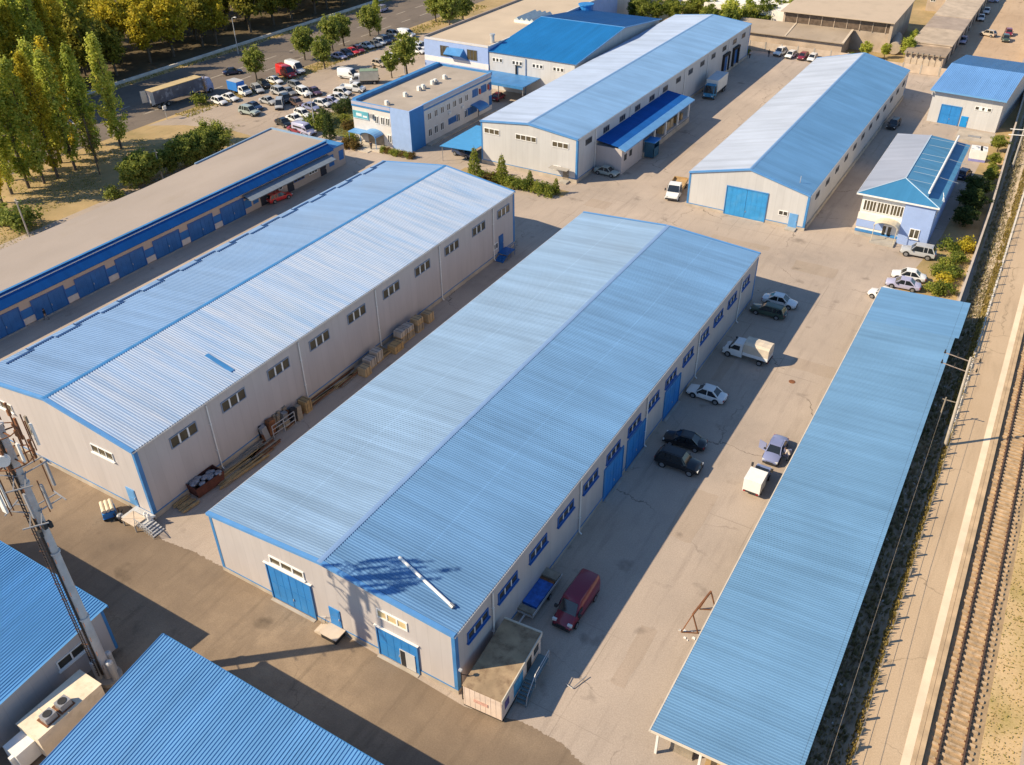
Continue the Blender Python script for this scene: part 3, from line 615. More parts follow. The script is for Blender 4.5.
# ---- two-storey office with hipped roof
T = thing('office_house', 'small two storey blue and white office with a hipped roof and glazed upper floor', 'office', (-13.9,132.6,0))
m_ob = M('periwinkle_render', (.31,.42,.70), .8, .05); m_ow = M('white_render', (.78,.74,.68), .8, .06)
b = MB(); b.box(-5.0,1.15,.05,27.6,0,6.55,0); b.box(1.151,5.3,-.3,27.6,0,6.55,1); b.build('wall', [m_ow, m_ob], T)
b = MB(); b.box(-5.1,1.3,-.05,.045,2.55,3.6); b.box(-5.1,1.3,-.06,.045,.55,.95,1); b.box(-5.1,-3.3+2.2,-.045,.045,1.35,2.5,2); b.build('band', [m_ow, m_trim, m_ob], T)
for i in range(3): window(T, '-y', .05, -3.75+i*1.95, 4.0, 1.85, 1.7, 4, m_pvc, m_glass_w, t=.09)
window(T, '-y', -.3, 3.3, 1.3, 1.4, 1.5, 2, m_pvc, m_glass_w, sill=True)
door(T, '-y', .05, -.6, 1.5, 2.1, m_pvc, z0=.35); b = MB(); b.box(-1.2,-.72,-.06,-.045,.75,2.2); b.box(-.45,.05,-.06,-.045,.75,2.2); b.build('pane', m_glass, T)
b = MB()
for i in range(8):
    t0, t1 = PI*i/8, PI*(i+1)/8
    b.ext([(-.6+1.75*math.cos(t0),-2.0,2.75+.8*math.sin(t0)),(-.6+1.75*math.cos(t1),-2.0,2.75+.8*math.sin(t1)),(-.6+1.65*math.cos(t1),-2.0,2.75+.72*math.sin(t1)),(-.6+1.65*math.cos(t0),-2.0,2.75+.72*math.sin(t0))], (0,2.0,0))
for x in (-2.2,1.0): b.tube((x,-1.8,0),(x,-1.8,2.8),.05)
b.build('entrance_canopy', M('beige_plastic', (.62,.54,.40), .5, .08), T)
b = MB(); b.box(-2.4,1.1,-2.2,-.02,.0,.28); b.box(-5.0,1.1,-.25,-.06,0,.5); b.build('entry_step', m_conc, T)
e, zr = 6.72, 8.05
A = [(-5.85,-.65,e),(5.75,-.65,e),(5.75,28.6,e),(-5.85,28.6,e)]; R0 = (-.35,5.2,zr); R1 = (-.35,26.4,zr)
b = MB(); b.face([A[3],A[0],R0,R1]); b.build('roof', roofing('roof_office_sunlit', (.32,.345,.42), .4, streak=.03), T)  # sunward slope, its brightness in the sun painted as a whiter colour
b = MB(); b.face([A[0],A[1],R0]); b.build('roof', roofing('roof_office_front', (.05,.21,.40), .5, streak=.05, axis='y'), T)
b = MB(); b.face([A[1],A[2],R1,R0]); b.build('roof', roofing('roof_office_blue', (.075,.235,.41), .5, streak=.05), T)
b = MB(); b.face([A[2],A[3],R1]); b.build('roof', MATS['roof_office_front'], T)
b = MB(); b.box(-5.85,5.75,-.68,-.64,6.5,6.74); b.box(-5.88,-5.84,-.65,28.6,6.5,6.74); b.box(-5.8,5.7,-.6,28.5,6.5,6.55); b.build('fascia', m_pvc, T)
b = MB(); b.bar(R0,R1,.14); b.bar(R0,A[0],.12); b.bar(R0,A[1],.12); b.build('ridge_cap', M('pale_ridge', (.42,.55,.66), .5, .05), T)
b = MB(); b.tube((3.66,1.3,8.0),(3.66,28.3,8.0),.17,n=10); b.build('screen_rail', m_pvc, T)
b = MB(); b.box(3.62,3.7,1.4,28.2,6.95,7.95); b.build('roof_screen', MATS['roof_office_blue'], T)
for y in (2.2,4.6): window(T, '+x', 5.3, y, 4.2, 1.2, 1.4, 2, m_pvc, m_glass)
for y in (9,13,17,21): window(T, '+x', 5.3, y, 4.2, 1.4, 1.3, 2, m_pvc, m_glass)
for i, y in enumerate((5.2,8.6,11.0,14.8,17.1,21.6,25.0)):
    b = MB(); b.bar((-.2+(.35 if i % 2 else 0),y,8.02),(3.6,y-.25,7.95),.03)
    if i in (1,4,6): b.bar((3.7,y-.25,7.95),(6.6,y+.9,7.1),.055)
    b.build('brace_rod', M('rod_grey', (.42,.47,.50), .5, .1), T)
b = MB(); b.bar((5.6,2.2,5.6),(5.6,2.2,7.7),.07); b.bar((5.9,1.6,6.9),(5.4,2.8,7.8),.07); b.build('antenna_pole', m_pvc, T)

# ---- open canopy along the railway
T = thing('canopy_shed', 'very long narrow open shed with a plain blue roof beside the railway', 'shed', (-10.9,36.6,0))
r_c = roofing('roof_canopy_blue', (.122,.252,.42), .5, streak=.09)
b = MB(); slope(b, -.15, 2.95, 10.15, 3.55, 0, 65.5, .25, .045); b.build('roof', r_c, T, fix=False)
b = MB(); slope(b, -.15, 2.95, 10.55, 3.575, 65.5, 9.5, .25, .045); b.build('roof', roofing('roof_canopy_blue_b', (.115,.252,.44), .5, streak=.08), T, fix=False)
b = MB(); b.ext([(-.15,-.08,2.98),(10.15,-.08,3.58),(10.15,-.08,3.36),(-.15,-.08,2.76)], (0,.07,0)); b.box(-.25,-.15,-.1,75,2.8,2.98); b.build('fascia', M('cream_fascia', (.62,.55,.45), .7, .1), T)
for i in range(15):
    y = .35+i*5.3
    for x in (.35, 3.6, 6.8, 9.8):
        if x in (3.6,6.8) and i > 0: continue
        b = MB(); b.box(x-.09,x+.09,y-.09,y+.09,0,2.9+.058*x); b.build('post', m_white, T)
b = MB()
for x in (.35,5,9.8): b.box(x-.06,x+.06,.1,74.9,2.68+.058*x,2.86+.058*x)
b.build('purlin', m_lgrey, T)
b = MB(); b.box(9.95,10.0,.2,74.8,0,3.3); b.build('back_wall', m_wood2, T)
for k in range(6):
    b = MB(); b.box(-.9,.9,-.5,.5,0,.14)
    for i in range(5+k%3): b.box(-.85,.85,-.48,.48,.16+i*.2,.33+i*.2)
    tag(obj('timber_stack', b.mesh('timber_stack', m_wood if k % 2 else m_wood2), None, (-8.9+(k%3)*2.7,38.2+(k//3)*2.4,0), .1*k), 'sawn timber stack under the open end of the railway shed', 'timber', 'timber stacks under the canopy shed')

# ---- two near sheds at the bottom
r_n = roofing('roof_near_blue', (.095,.26,.51), .5, streak=.06, axis='y')
T = thing('shed', 'near shed with a bright blue roof cut off by the bottom edge of view', 'shed', (-46.3,23.4,0))
b = MB(); slope_y(b, .3, 5.0, -19.6, 1.75, -.2, 34, .28, .06); b.build('roof', r_n, T, fix=False)
b = MB(); b.ext([(0,0,0),(0,0,4.85),(0,-19.3,1.7),(0,-19.3,0)], (33.6,0,0)); b.build('wall', m_wall, T)
b = MB(); b.box(-.2,33.8,.3,.36,4.72,5.03); b.ext([(-.24,.3,5.06),(-.2,.3,5.06),(-.2,.3,4.8),(-.24,.3,4.8)], (0,-19.9,-3.25)); b.build('trim', m_trim, T)
b = MB(); b.box(24.1,26.2,-.6,.6,4.95,5.35); b.box(24.6,25.1,-.3,.2,5.35,5.7); b.build('roof_vent', m_rust, T)
T = thing('shed', 'near shed with a bright blue roof and a small white window behind the mast', 'shed', (-52.9,23.0,0))
b = MB(); slope_y(b, .3, 5.05, -19, 3.1, -22, 22.4, .28, .06); b.build('roof', roofing('roof_near_blue_b', (.085,.26,.53), .5, streak=.06, axis='y'), T, fix=False)
b = MB(); b.ext([(0,0,0),(0,0,4.9),(0,-18.8,3.0),(0,-18.8,0)], (-21.8,0,0)); b.build('wall', m_wall, T)
b = MB(); b.box(-22,.4,.3,.36,4.8,5.1); b.ext([(-.22,.02,0),(.03,.02,0),(.03,-.22,0),(.005,-.22,0),(.005,.005,0),(-.22,.005,0)], (0,0,4.75)); b.build('trim', m_trim, T)
window(T, '+x', 0, -3.5, 2.35, 2.5, 1.0, 2, m_pvc, m_glass, sill=True, t=.10)

# ---- equipment cabin between the sheds
T = thing('equipment_cabin', 'cream flat topped equipment cabin with two cooling units below the mast', 'cabin', (-50.1,14.2,0))
m_cream = M('cream_panel', (.74,.62,.47), .7, .1, dirt=((.35,.24,.14), 1.2, .52, .75, .5))
b = MB(); b.box(-1.25,1.25,-.6,4.8,.25,2.6); b.build('body', m_cream, T)
b = MB(); b.box(-1.3,1.3,-.65,4.85,2.601,2.66); b.bar((-1.27,1.0,2.66),(1.27,1.0,2.66),.05); b.build('roof', M('cream_roof', (.82,.69,.52), .7, .1, dirt=((.45,.32,.2), 1.2, .5, .75, .5)), T)
for y in (.9, 2.15):
    b = MB(); b.box(-.15,1.05,y-.58,y+.58,2.662,2.74,0); b.box(.15,.95,y-.45,y+.45,2.74,3.3,1); b.tube((.55,y,3.3),(.55,y,3.34),.33,n=12,m=2); b.build('cooling_unit', [m_rust, m_grey, m_dark], T)
b = MB(); b.box(-1.1,.5,-2.1,-.61,.2,1.9); b.box(-.2,.1,-2.4,-2.1,.2,1.6); b.build('battery_box', m_white, T)

# ---- mobile phone mast
T = thing('antenna_mast', 'tall grey tubular mast with cable ladder and clusters of antennas', 'mast', (-50.85,20.65,0))
m_mast = M('galvanised_mast', (.50,.47,.45), .55, .14, 1.2, metal=0); m_cab = M('cable_black', (.035,.025,.02), .6, .3, 4)
for z0, z1 in ((.4,7.5),(7.5,14.5),(14.5,21),(21,26)):
    r = lambda z: .37-.005*z
    b = MB(); b.tube((0,0,z0),(0,0,z1),r(z0),r(z1),n=14); b.tube((0,0,z1-.08),(0,0,z1+.08),r(z1)+.09,n=14); b.build('mast_section', m_mast, T, smooth=40)
b = MB(); b.tube((0,0,0),(0,0,.4),.95,n=14); b.build('base', m_conc, T)
b = MB()
for k in (-.2,.2): b.bar((-.3+k,-.66,1),(-.26+k,-.52,25.5),.06)
for i in range(80): z = 1+i*.31; b.bar((-.5+.0016*z,-.66+.0057*z,z),(-.1+.0016*z,-.66+.0057*z,z),.045)
b.build('ladder', m_cab, T)
for k in range(9):
    b = MB(); a = -PI*.80+k*.13; z = 1; pts = []
    for i in range(13):
        z = 1+i*2.0; rr_ = .37-.005*z+.08; w = .05*math.sin(i*1.7+k); pts.append((rr_*math.cos(a+w), rr_*math.sin(a+w), z))
    b.path(pts, .05, 5); b.build('cable', m_cab, T)
for k in range(14):
    z = 2.2+k*1.7; b = MB(); b.bar((.3,-.3,z),(.3+.45,-.3-.2,z),.045); b.bar((-.3,-.4,z+.6),(-.75,-.6,z+.6),.045); b.build('step_peg', m_rust, T)
def panel_ant(cx, cy, z, h, mat, w=.28):
    b = MB(); b.box(cx-w/2,cx+w/2,cy-.07,cy+.07,z,z+h); o = b.build('panel_antenna', mat, T)
    p = MB(); p.tube((cx*.86,cy*.86,z-.4),(cx*.86,cy*.86,z+h+.3),.045); p.build('bracket_pole', m_rust, o)
for z in (18.6, 21.9):
    b = MB()
    for i in range(3):
        a = math.radians(-35+i*120); q = (1.75*math.cos(a),1.75*math.sin(a)); t = (-math.sin(a),math.cos(a))
        for s in (-.35,.35): b.bar((t[0]*s,t[1]*s,z),(q[0]+t[0]*s,q[1]+t[1]*s,z),.07)
        b.bar((q[0]-t[0]*.8,q[1]-t[1]*.8,z),(q[0]+t[0]*.8,q[1]+t[1]*.8,z),.08)
    b.build('outrigger', m_grey, T)
for i, (dx, dy) in enumerate(((-1.55,-.9),(-1.15,-1.35),(1.65,.25),(1.5,-.9),(-.2,1.85))):
    panel_ant(dx, dy, 18.9 if i < 2 else 19.3, 2.5 if i < 2 else 2.1, m_white if i < 2 else m_grey, .5 if i < 2 else .24)
b = MB()
for (x, y, z) in ((.55,-.15,17.2),(.5,.25,17.0),(.3,-.5,16.6)): b.box(x-.18,x+.18,y-.12,y+.12,z,z+.5)
b.build('radio_unit', m_dark, T)
for z in (23.2, 25.4):
    b = MB(); n = 10; rad = 1.35 if z < 24 else .95
    for i in range(n):
        a0, a1 = 2*PI*i/n, 2*PI*(i+1)/n
        b.bar((rad*math.cos(a0),rad*math.sin(a0),z),(rad*math.cos(a1),rad*math.sin(a1),z),.06)
        if i % 2 == 0: b.bar((0,0,z),(rad*math.cos(a0),rad*math.sin(a0),z),.08)
    b.build('antenna_ring', m_rust, T)
for i in range(11):
    a = .4+i*.58; x, y = 1.7*math.cos(a), 1.7*math.sin(a); panel_ant(x, y, 23.4+.3*(i%3), 1.5+.25*(i%2), [m_rust, m_white, m_wood2][i%3], .2)
for (x, y, z) in ((-.9,-1.3,22.9),(1.2,-1.0,24.4)):
    b = MB(); b.tube((x,y,z),(x*1.25,y*1.25,z),.38,.42,n=14,m=0); b.tube((x*.8,y*.8,z),(x,y,z),.12,n=8,m=1); b.build('dish', [m_white, m_dgate], T)
for (x, y, z0, z1) in ((0,0,26,28.4),(.9,.5,25.3,27.6),(1.45,.2,23.3,26.4),(-.8,.6,25,27.2),(.4,-.9,25,27.4)):
    b = MB(); b.tube((x,y,z0),(x,y,z1),.045,n=6); b.ball((x,y,z1),.11); b.box(x-.09,x+.09,y-.09,y+.09,z1-.9,z1-.45); b.build('whip_antenna', m_rust, T)
b = MB()
for (x, y) in ((-.55,-.5),(.62,.1),(-.2,.62)): b.tube((x,y,.3),(x,y,2.2),.28,n=10); b.ball((x,y,2.25),.3)
b.build('cable_box', m_lgrey, T)

# ---- two-storey office with flat roof and parapet
T = thing('office_building', 'two storey white and blue office block with a flat roof and small roof vents', 'office', (-105.4,126.8,0))
X0, X1, D, Hh = -6.85, 6.7, 28.2, 7.75
b = MB(); b.box(X0,X1-4.5,0,D,0,Hh-.6,0); b.box(X1-4.5,X1-.02,4.4,D,0,Hh-.6,0); b.box(X1-4.499,X1,-.03,4.399,0,Hh-.6,1); b.build('wall', [M('office_white', (.66,.62,.58), .8, .06), M('office_blue', (.30,.43,.70), .7, .06)], T)
b = MB(); b.box(X1+.002,X1+.03,-.03,4.4,0,Hh); b.build('corner_cladding', M('office_side_blue', (.025,.19,.50), .6, .06), T)
b = MB(); t = .35
b.box(X0-.05,X1-4.51,-.06,t,Hh-.62,Hh,1); b.box(X0-.06,X1-4.52,-.1,-.062,Hh-.95,Hh-.63,0)
b.box(X0-.05,X0+.9,t+.002,D-.002,Hh-.62,Hh+.35,0); b.box(X1-t,X1+.06,4.41,D,Hh-.62,Hh,1); b.box(X0-.05,X1+.06,D+.001,D+.3,Hh-.62,Hh+.05,0)
b.box(X1+.062,X1+.1,4.42,D,Hh-1.2,Hh-.9,0); b.box(X1-.3,X1+.07,4.42,D,Hh+.002,Hh+.06,2); b.box(X0-.06,X1-4.5,-.08,.2,Hh+.002,Hh+.05,2)
b.build('parapet', [m_trim, M('parapet_lilac', (.42,.42,.52), .7, .06), m_trim_l], T)
b = MB(); b.box(X1-4.5,X1,-.04,.2,Hh-.6,Hh); b.box(X1-.25,X1,.201,4.4,Hh-.6,Hh); b.build('parapet', MATS['office_blue'], T)
b = MB(); b.box(X0+.9,X1-t,t,D,Hh-.6,Hh-.32); b.build('roof', M('felt_roof', (.40,.34,.28), .9, .1, .2, dirt=((.30,.25,.2), .3, .5, .7, .6)), T)
for y in (7.6,12,13.4,16.5,17.5,20.7,1.9):
    b = MB(); x = .2+.01*y; b.box(x-.45,x+.1,y-.3,y+.3,Hh-.32,Hh+.5,0); b.tube((x+.35,y,Hh-.3),(x+.35,y,Hh+.25),.28,n=10,m=1); b.build('roof_vent', [m_white, m_grey], T)
for i in range(7): window(T, '+x', X1-.02, 6.1+i*2.12, 4.45, 1.15, 1.35, 2, m_pvc, m_glass)
for i, y in enumerate((6.0,8.0,10.0,15.6,18.4)): window(T, '+x', X1-.02, y, 1.3, 1.15, 1.5, 2, m_pvc, m_glass)
for (y, z, w, h) in ((13.8,1.6,3.2,1.2),(20.4,1.4,4.0,1.5),(22,4.5,2,1.5),(25.2,4.5,2,1.5),(28,4.3,1,1.6),(28,1.2,1,2)):
    if y+w/2 > D: y = D-w/2-.05
    window(T, '+x', X1-.02, y, z, w, h, 3, m_trim, m_dgate, t=.1)
b = MB()
for i, y in enumerate((12.6,17.2,23.6,26.8)): h_ = .35 if i < 2 else .16; b.box(X1,X1+.3,y-h_,y+h_,[3.6,3.5,4.6,4.7][i],[4.1,4.0,5.6,5.7][i],1 if i > 1 else 0)
b.build('wall_unit', [m_white, M('red_panel', (.5,.09,.07), .6, .1)], T)
b = MB()
for i in range(6):
    t0, t1 = PI*.5*i/6, PI*.5*(i+1)/6
    b.ext([(X1+2.2*math.sin(t0),20.2,2.3+1.0*math.cos(t0)),(X1+2.2*math.sin(t1),20.2,2.3+1.0*math.cos(t1)),(X1+2.1*math.sin(t1),20.2,2.2+.95*math.cos(t1)),(X1+2.1*math.sin(t0),20.2,2.2+.95*math.cos(t0))], (0,3.6,0))
b.build('entrance_canopy', m_trim, T)
b = MB(); b.box(X1+.04,X1+1.2,4.5,D,0,.22); b.build('pavement', m_plinth, T)
b = MB(); b.box(-6.7,-3.0,-.14,-.01,4.6,6.0); b.box(-6.72,-2.98,-.16,-.145,4.55,4.62,1); b.box(-5.9,-4.6,-.155,-.142,5.05,5.6,1); b.box(-4.3,-3.3,-.155,-.142,4.95,5.3,1); b.build('sign_board', [M('teal_sign', (.12,.40,.48), .5, .15, 1.5), M('sign_white', (.75,.78,.78), .5, .1)], T)
b = MB(); b.box(-2.4,-1.7,-.5,-.01,5.2,5.9); b.build('wall_unit', m_grey, T)
for x in (-1.1,.3,1.5): window(T, '-y', 0, x, 4.2, .9, 1.5, 2, m_pvc, m_glass)
window(T, '-y', 0, 1.6, 1.0, .9, 1.5, 2, m_pvc, m_glass)
b = MB()
for i in range(8):
    t0, t1 = PI*i/8, PI*(i+1)/8
    f_ = lambda t, r: (-1.7+r*math.cos(t), -2.6, 2.35+.8*r/1.9*math.sin(t))
    b.ext([f_(t0,1.9),f_(t1,1.9),f_(t1,1.8),f_(t0,1.8)], (0,2.55,0))
b.box(-6.7,-3.61,-2.2,-.02,2.35,2.5)
for x in (-6.5,-3.5,.1): b.tube((x,-2.1 if x < -3.5 else -2.4,0),(x,-2.1 if x < -3.5 else -2.4,2.4),.06)
b.build('entrance_canopy', m_trim_l, T); b = MB(); b.box(-3.4,.2,-.25,-.04,.1,2.3); b.build('door', m_wood2, T)
b = MB(); b.box(-5.5,1.4,-3.2,-.02,0,.2); b.box(-4.0,-.5,-4.4,-3.201,0,.12); b.build('entry_step', M('pale_paving', (.55,.48,.40), .85, .1), T)

# ---- long garage row
T = thing('garage_row', 'long low flat roofed garage row with a deep blue sloping eave and blue gates', 'garages', (-106,38,0))
L = 78.3; m_gw = M('garage_render', (.46,.37,.31), .85, .08, .5)
b = MB(); b.box(-12.6,0,0,L,0,3.7); b.box(-12.6,-1.3,0,L-3.0,3.7,4.75); b.build('wall', m_gw, T)
b = MB(); b.ext([(-12.9,-.3,4.76),(-1.35,-.3,4.76),(-1.35,L-3.05,4.76),(-14.6,L-3.05,4.76),(-12.9,45,4.76)], (0,0,.14)); b.build('roof', M('garage_felt', (.375,.315,.27), .9, .09, .12, st=(1,.4,1), dirt=((.34,.28,.22), .3, .5, .7, .5)), T)
b = MB(); b.ext([(-1.35,-.3,4.98),(.45,-.3,3.75),(.35,-.3,3.62),(-1.35,-.3,4.76)], (0,L-2.9,0)); b.build('eave', M('deep_blue_sheet', (.005,.08,.29), .55, .12, .4, st=(1,3,1), spec=.2), T)
b = MB(); b.box(-1.62,-1.2,-.3,L-2.9,4.985,5.05,0); b.ext([(-.95,-.3,4.74),(-.85,-.3,4.67),(-.85,-.3,4.72),(-.95,-.3,4.79)], (0,L-2.9,0), 1); b.build('eave_trim', [m_trim, m_lgrey], T)
b = MB(); b.ext([(-13.6,56,4.7),(-13.4,56,4.7),(-14.5,L-2.8,4.7),(-14.75,L-2.8,4.7)], (0,0,.42)); b.box(-14.49,-1.4,L-3.04,L-2.8,4.7,5.2); b.build('parapet', M('parapet_blue', (.24,.36,.52), .6, .08), T)
for i in range(8): gate(T, '+x', 0, 41.95-38+i*6.66-.02 if i else 3.95, 4.75, 2.8, m_dgate, 2, z0=.02, frame=m_wframe)
for i in range(7):
    y = 45.25-38+i*6.66; b = MB(); b.box(.001,.05,y-.85,y+.85,1.0,2.2,0); b.box(.001,.07,y-.9,y+.9,.1,.95,1); b.build('infill_panel', [M('infill_blue', (.014,.14,.42), .6, .12), M('infill_white', (.62,.55,.50), .8, .12)], T)
b = MB(); b.box(.002,2.2,53.0,73.6,2.75,2.86); b.ext([(.002,53,3.35),(2.2,53,2.87),(2.2,53,2.8),(.002,53,3.28)], (0,20.6,0)); b.build('lean_to_roof', M('grey_blue_sheet', (.17,.21,.26), .6, .1, .6, st=(.3,3,1)), T)
for y in (57.4,63.8,72.2): door(T, '+x', 0, y, 1.5, 2.3, M('black_door', (.02,.025,.04), .5, .2))
for (y, w) in ((60.6,2.6),(66.0,2.6),(69.6,2.2)): window(T, '+x', 0, y, 1.2, w, 1.0, 3, m_pvc if y < 62 or y > 68 else m_wframe, m_glass)
b = MB(); b.box(.001,.06,73.9,75.2,.9,2.9); b.box(.001,.06,76.7,77.9,1.2,2.9); b.box(.001,.05,55,56.2,1,2.3); b.box(.001,.05,53,54.6,.9,2.3); b.build('infill_panel', MATS['infill_blue'], T)
b = MB(); b.box(-4.5,.02,L-2.78,L,3.7,3.9); b.build('end_roof', m_trim, T)

# ---- flat roofed annexe and blue hall behind
T = thing('hall', 'hall with a saturated blue ridged roof beside the flat tan roof', 'hall', (-96.3,167.5,0))
b = MB(); b.box(-10.8,10.4,0,44.5,0,8.0); b.ext([(10.39,0,8.0),(10.39,44.5,8.0),(10.39,23.5,10.4)], (-21.1,0,0)); b.build('wall', m_wall2, T)
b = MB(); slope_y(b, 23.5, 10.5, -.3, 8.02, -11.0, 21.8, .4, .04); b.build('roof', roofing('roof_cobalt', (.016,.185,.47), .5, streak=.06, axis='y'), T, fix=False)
b = MB(); slope_y(b, 23.5, 10.5, 45, 8.0, -11.0, 21.8, .4, .04); b.build('roof', roofing('roof_cobalt_shaded', (.008,.09,.28), .55, streak=.06, axis='y'), T, fix=False)  # rear slope faces away from the sun; that shade is in the colour
b = MB(); b.bar((-11,23.5,10.52),(10.8,23.5,10.52),.14); b.ext([(10.75,-.3,8.1),(10.85,-.3,8.1),(10.85,-.3,7.9),(10.75,-.3,7.9)], (0,23.8,2.48)); b.ext([(10.75,45,8.08),(10.85,45,8.08),(10.85,45,7.88),(10.75,45,7.88)], (0,-21.5,2.5)); b.build('ridge_cap', m_trim_l, T)
for i in range(5): window(T, '-y', 0, -8.6+i*5.05, 6.0, 2.6, .85, 3, m_pvc, m_glass, gap=.16)
for i in range(6): window(T, '+x', 10.4, 8+i*5.4, 6.2, 2.6, .85, 3, m_pvc, m_glass, gap=.16)
pipe(T, '-y', 0, -1.4, 7.8, M('blue_pipe', (.1,.2,.4), .5))
b = MB(); b.box(-10.5,2.2,-7.5,-.02,3.85,4.05); b.box(-10.5,2.2,-7.56,-7.501,3.5,4.06); b.build('entrance_canopy', m_trim, T)
for x in (-10,-4,2): 
    b = MB(); b.tube((x,-7.2,0),(x,-7.2,3.85),.1); b.build('post', m_grey, T)
b = MB(); b.box(-3.9,-3.7,-.35,-.01,3.9,6.0); b.box(-3.9,-2.8,-.35,-.15,5.9,6.05); b.build('lamp_bracket', m_dark, T)
T = thing('annexe', 'flat tan roofed annexe with periwinkle blue front wall and two dark windows', 'annexe', (-115.9,167.3,0))
b = MB(); b.box(-8.5,8.7,0,66,0,8.7); b.box(-8.55,8.75,-.03,0,4.0,5.2,1); b.box(-8.55,8.75,-.03,0,0,3.9); b.build('wall', [m_ob, M('pale_band', (.72,.70,.72), .8, .05)], T)
b = MB(); b.box(-8.2,8.4,.3,66,8.71,8.85); b.build('roof', M('tan_felt', (.52,.42,.31), .9, .08, .15), T)
b = MB(); b.box(-8.65,-8.25,-.05,66,8.7,9.3,1); b.box(-8.24,8.75,-.06,.28,8.7,9.12,0); b.box(8.42,8.75,.3,66,8.7,9.0,0); b.build('parapet', [M('parapet_white', (.6,.58,.58), .8, .06), M('parapet_brown', (.34,.28,.25), .8, .1)], T)
window(T, '-y', 0, -3.1+.2, 5.5, 2.3, 2.3, 3, M('dark_frame', (.12,.13,.15)), m_glass_w, t=.08); window(T, '-y', 0, 4.5, 5.6, 2.6, 2.2, 3, M('dark_frame', (.12,.13,.15)), m_glass_w, t=.08)
b = MB(); b.ext([(-2.2,-.02,7.5),(2.3,-.02,7.6),(2.3,-1.6,6.4),(-2.2,-1.6,6.4)], (0,0,.1)); b.ext([(2.3,-.02,7.6),(2.3,-1.6,6.4),(3.4,-.02,5.4)], (.08,0,0)); b.ext([(-2.2,-.02,7.5),(-2.2,-1.6,6.4),(-.6,-.02,5.3)], (.08,0,0)); b.build('awning', m_trim, T)
b = MB(); b.tube((7.4,4.0,8.8),(7.4,4.0,10.4),.45,n=12); b.tube((7.4,4.0,10.4),(7.4,4.0,10.7),.6,n=12); b.build('roof_vent', m_lgrey, T)
b = MB(); b.box(2.2,7.8,22,31,8.86,9.5,0)
for i in range(4): b.ext([(2.3+i*1.38,22,9.51),(3.6+i*1.38,22,9.51),(2.95+i*1.38,22,10.1)], (0,8.9,0), 1)
b.build('skylight', [m_white, M('skylight_glass', (.45,.52,.55), .2, .1)], T)
T = thing('stair_tower', 'low white block rising at the far end of the flat tan roof', 'tower', (-110.5,234,0))
b = MB(); b.box(-14,2.5,0,24,0,9.6); b.build('wall', m_wall2, T); b = MB(); b.box(-14.2,2.7,-.2,24.2,9.602,9.8); b.build('roof', MATS['tan_felt'], T)
T = thing('water_tank', 'round blue water tank on stilts at the far corner of the blue hall', 'tank', (-106.08, 212.19,0)); b = MB(); b.tube((0,0,7.5),(0,0,9.2),1.8,n=16); b.tube((0,0,9.2),(0,0,9.5),2.0,n=16); b.build('shell', m_gate, T)
for x, y in ((-1,-1),(1,-1),(1,1),(-1,1)): b = MB(); b.tube((x,y,0),(x,y,7.5),.12); b.build('leg', m_grey, T)

T = thing('carport', 'bright blue carport roof leaning on the pale gable end with a dark car under it', 'carport', (-88,129,0))
b = MB(); b.face([(-3.6,-3.2,2.9),(3.3,-2.9,3.1),(3.3,9.2,3.2),(-3.6,9.2,3.0)]); b.face([(-3.6,-3.2,2.84),(3.3,-2.9,3.04),(3.3,9.2,3.14),(-3.6,9.2,2.94)]); b.build('roof', M('carport_blue', (.07,.30,.60), .5, .06), T, fix=False)
for x, y in ((-3.3,-2.8),(3.1,-2.6),(-3.3,3),(-3.3,8.8)): b = MB(); b.tube((x,y,0),(x,y,2.88),.06); b.build('post', m_grey, T)

# ---- container cabin with steps
T = thing('container_cabin', 'battered pinkish container cabin with rusty roof beside the warehouse corner', 'container', (-23.25,33.15,0.12), .075)
m_pink = M('faded_pink_paint', (.74,.60,.50), .8, .10, .8, dirt=((.45,.28,.19), 1.3, .54, .78, .5))
b = MB(); b.box(-1.65,1.65,0,6.9,.15,2.5)
for i in range(8): b.box(-1.6+i*.45,-1.56+i*.45,-.015,-.002,.2,2.45)
b.box(-1.7,1.7,.02,6.9,0,.14,1); b.build('body', [m_pink, m_dark], T)
b = MB(); b.box(-1.7,1.7,-.06,6.95,2.502,2.6); b.build('roof', M('stained_roof', (.36,.26,.16), .9, .25, .6, dirt=((.14,.085,.05), .7, .48, .66, .8)), T)
b = MB(); b.box(1.66,1.74,-.06,6.95,2.3,2.66); b.box(-1.7,1.7,6.96,7.1,2.3,2.72); b.build('roof_edge', M('cream_fascia', (.62,.55,.45)), T)
b = MB(); b.box(-.75,.45,-.05,-.031,1.05,1.4); b.build('painted_mark', M('faded_red', (.62,.36,.29), .85, .25, 5), T)
b = MB(); b.box(1.651,1.67,2.0,3.6,.4,2.2,0); b.box(1.652,1.672,.5,1.2,.9,1.8,1); b.build('painted_mark', [M('paint_blue', (.05,.24,.42), .7, .4, 2), M('paint_navy', (.08,.07,.2), .7, .5, 3)], T)
b = MB(); b.box(1.651,1.69,4.3,5.1,.75,2.3); b.build('door', m_dark, T); b = MB(); b.box(1.651,1.69,5.6,6.4,1.3,2.1); b.build('window', m_glass, T)
b = MB(); b.box(1.75,2.7,3.7,6.3,.85,.92,0)
for i in range(6): b.box(1.8,2.7,2.0+i*.3,2.26+i*.3,.1+i*.13,.15+i*.13,0)
for x in (1.78,2.72): b.bar((x,1.9,.05),(x,3.7,.9),.07)
for y in (3.75,6.25): b.bar((2.68,y,0),(2.68,y,1.9),.05,1); b.bar((1.8,y,0),(1.8,y,.85),.05,1)
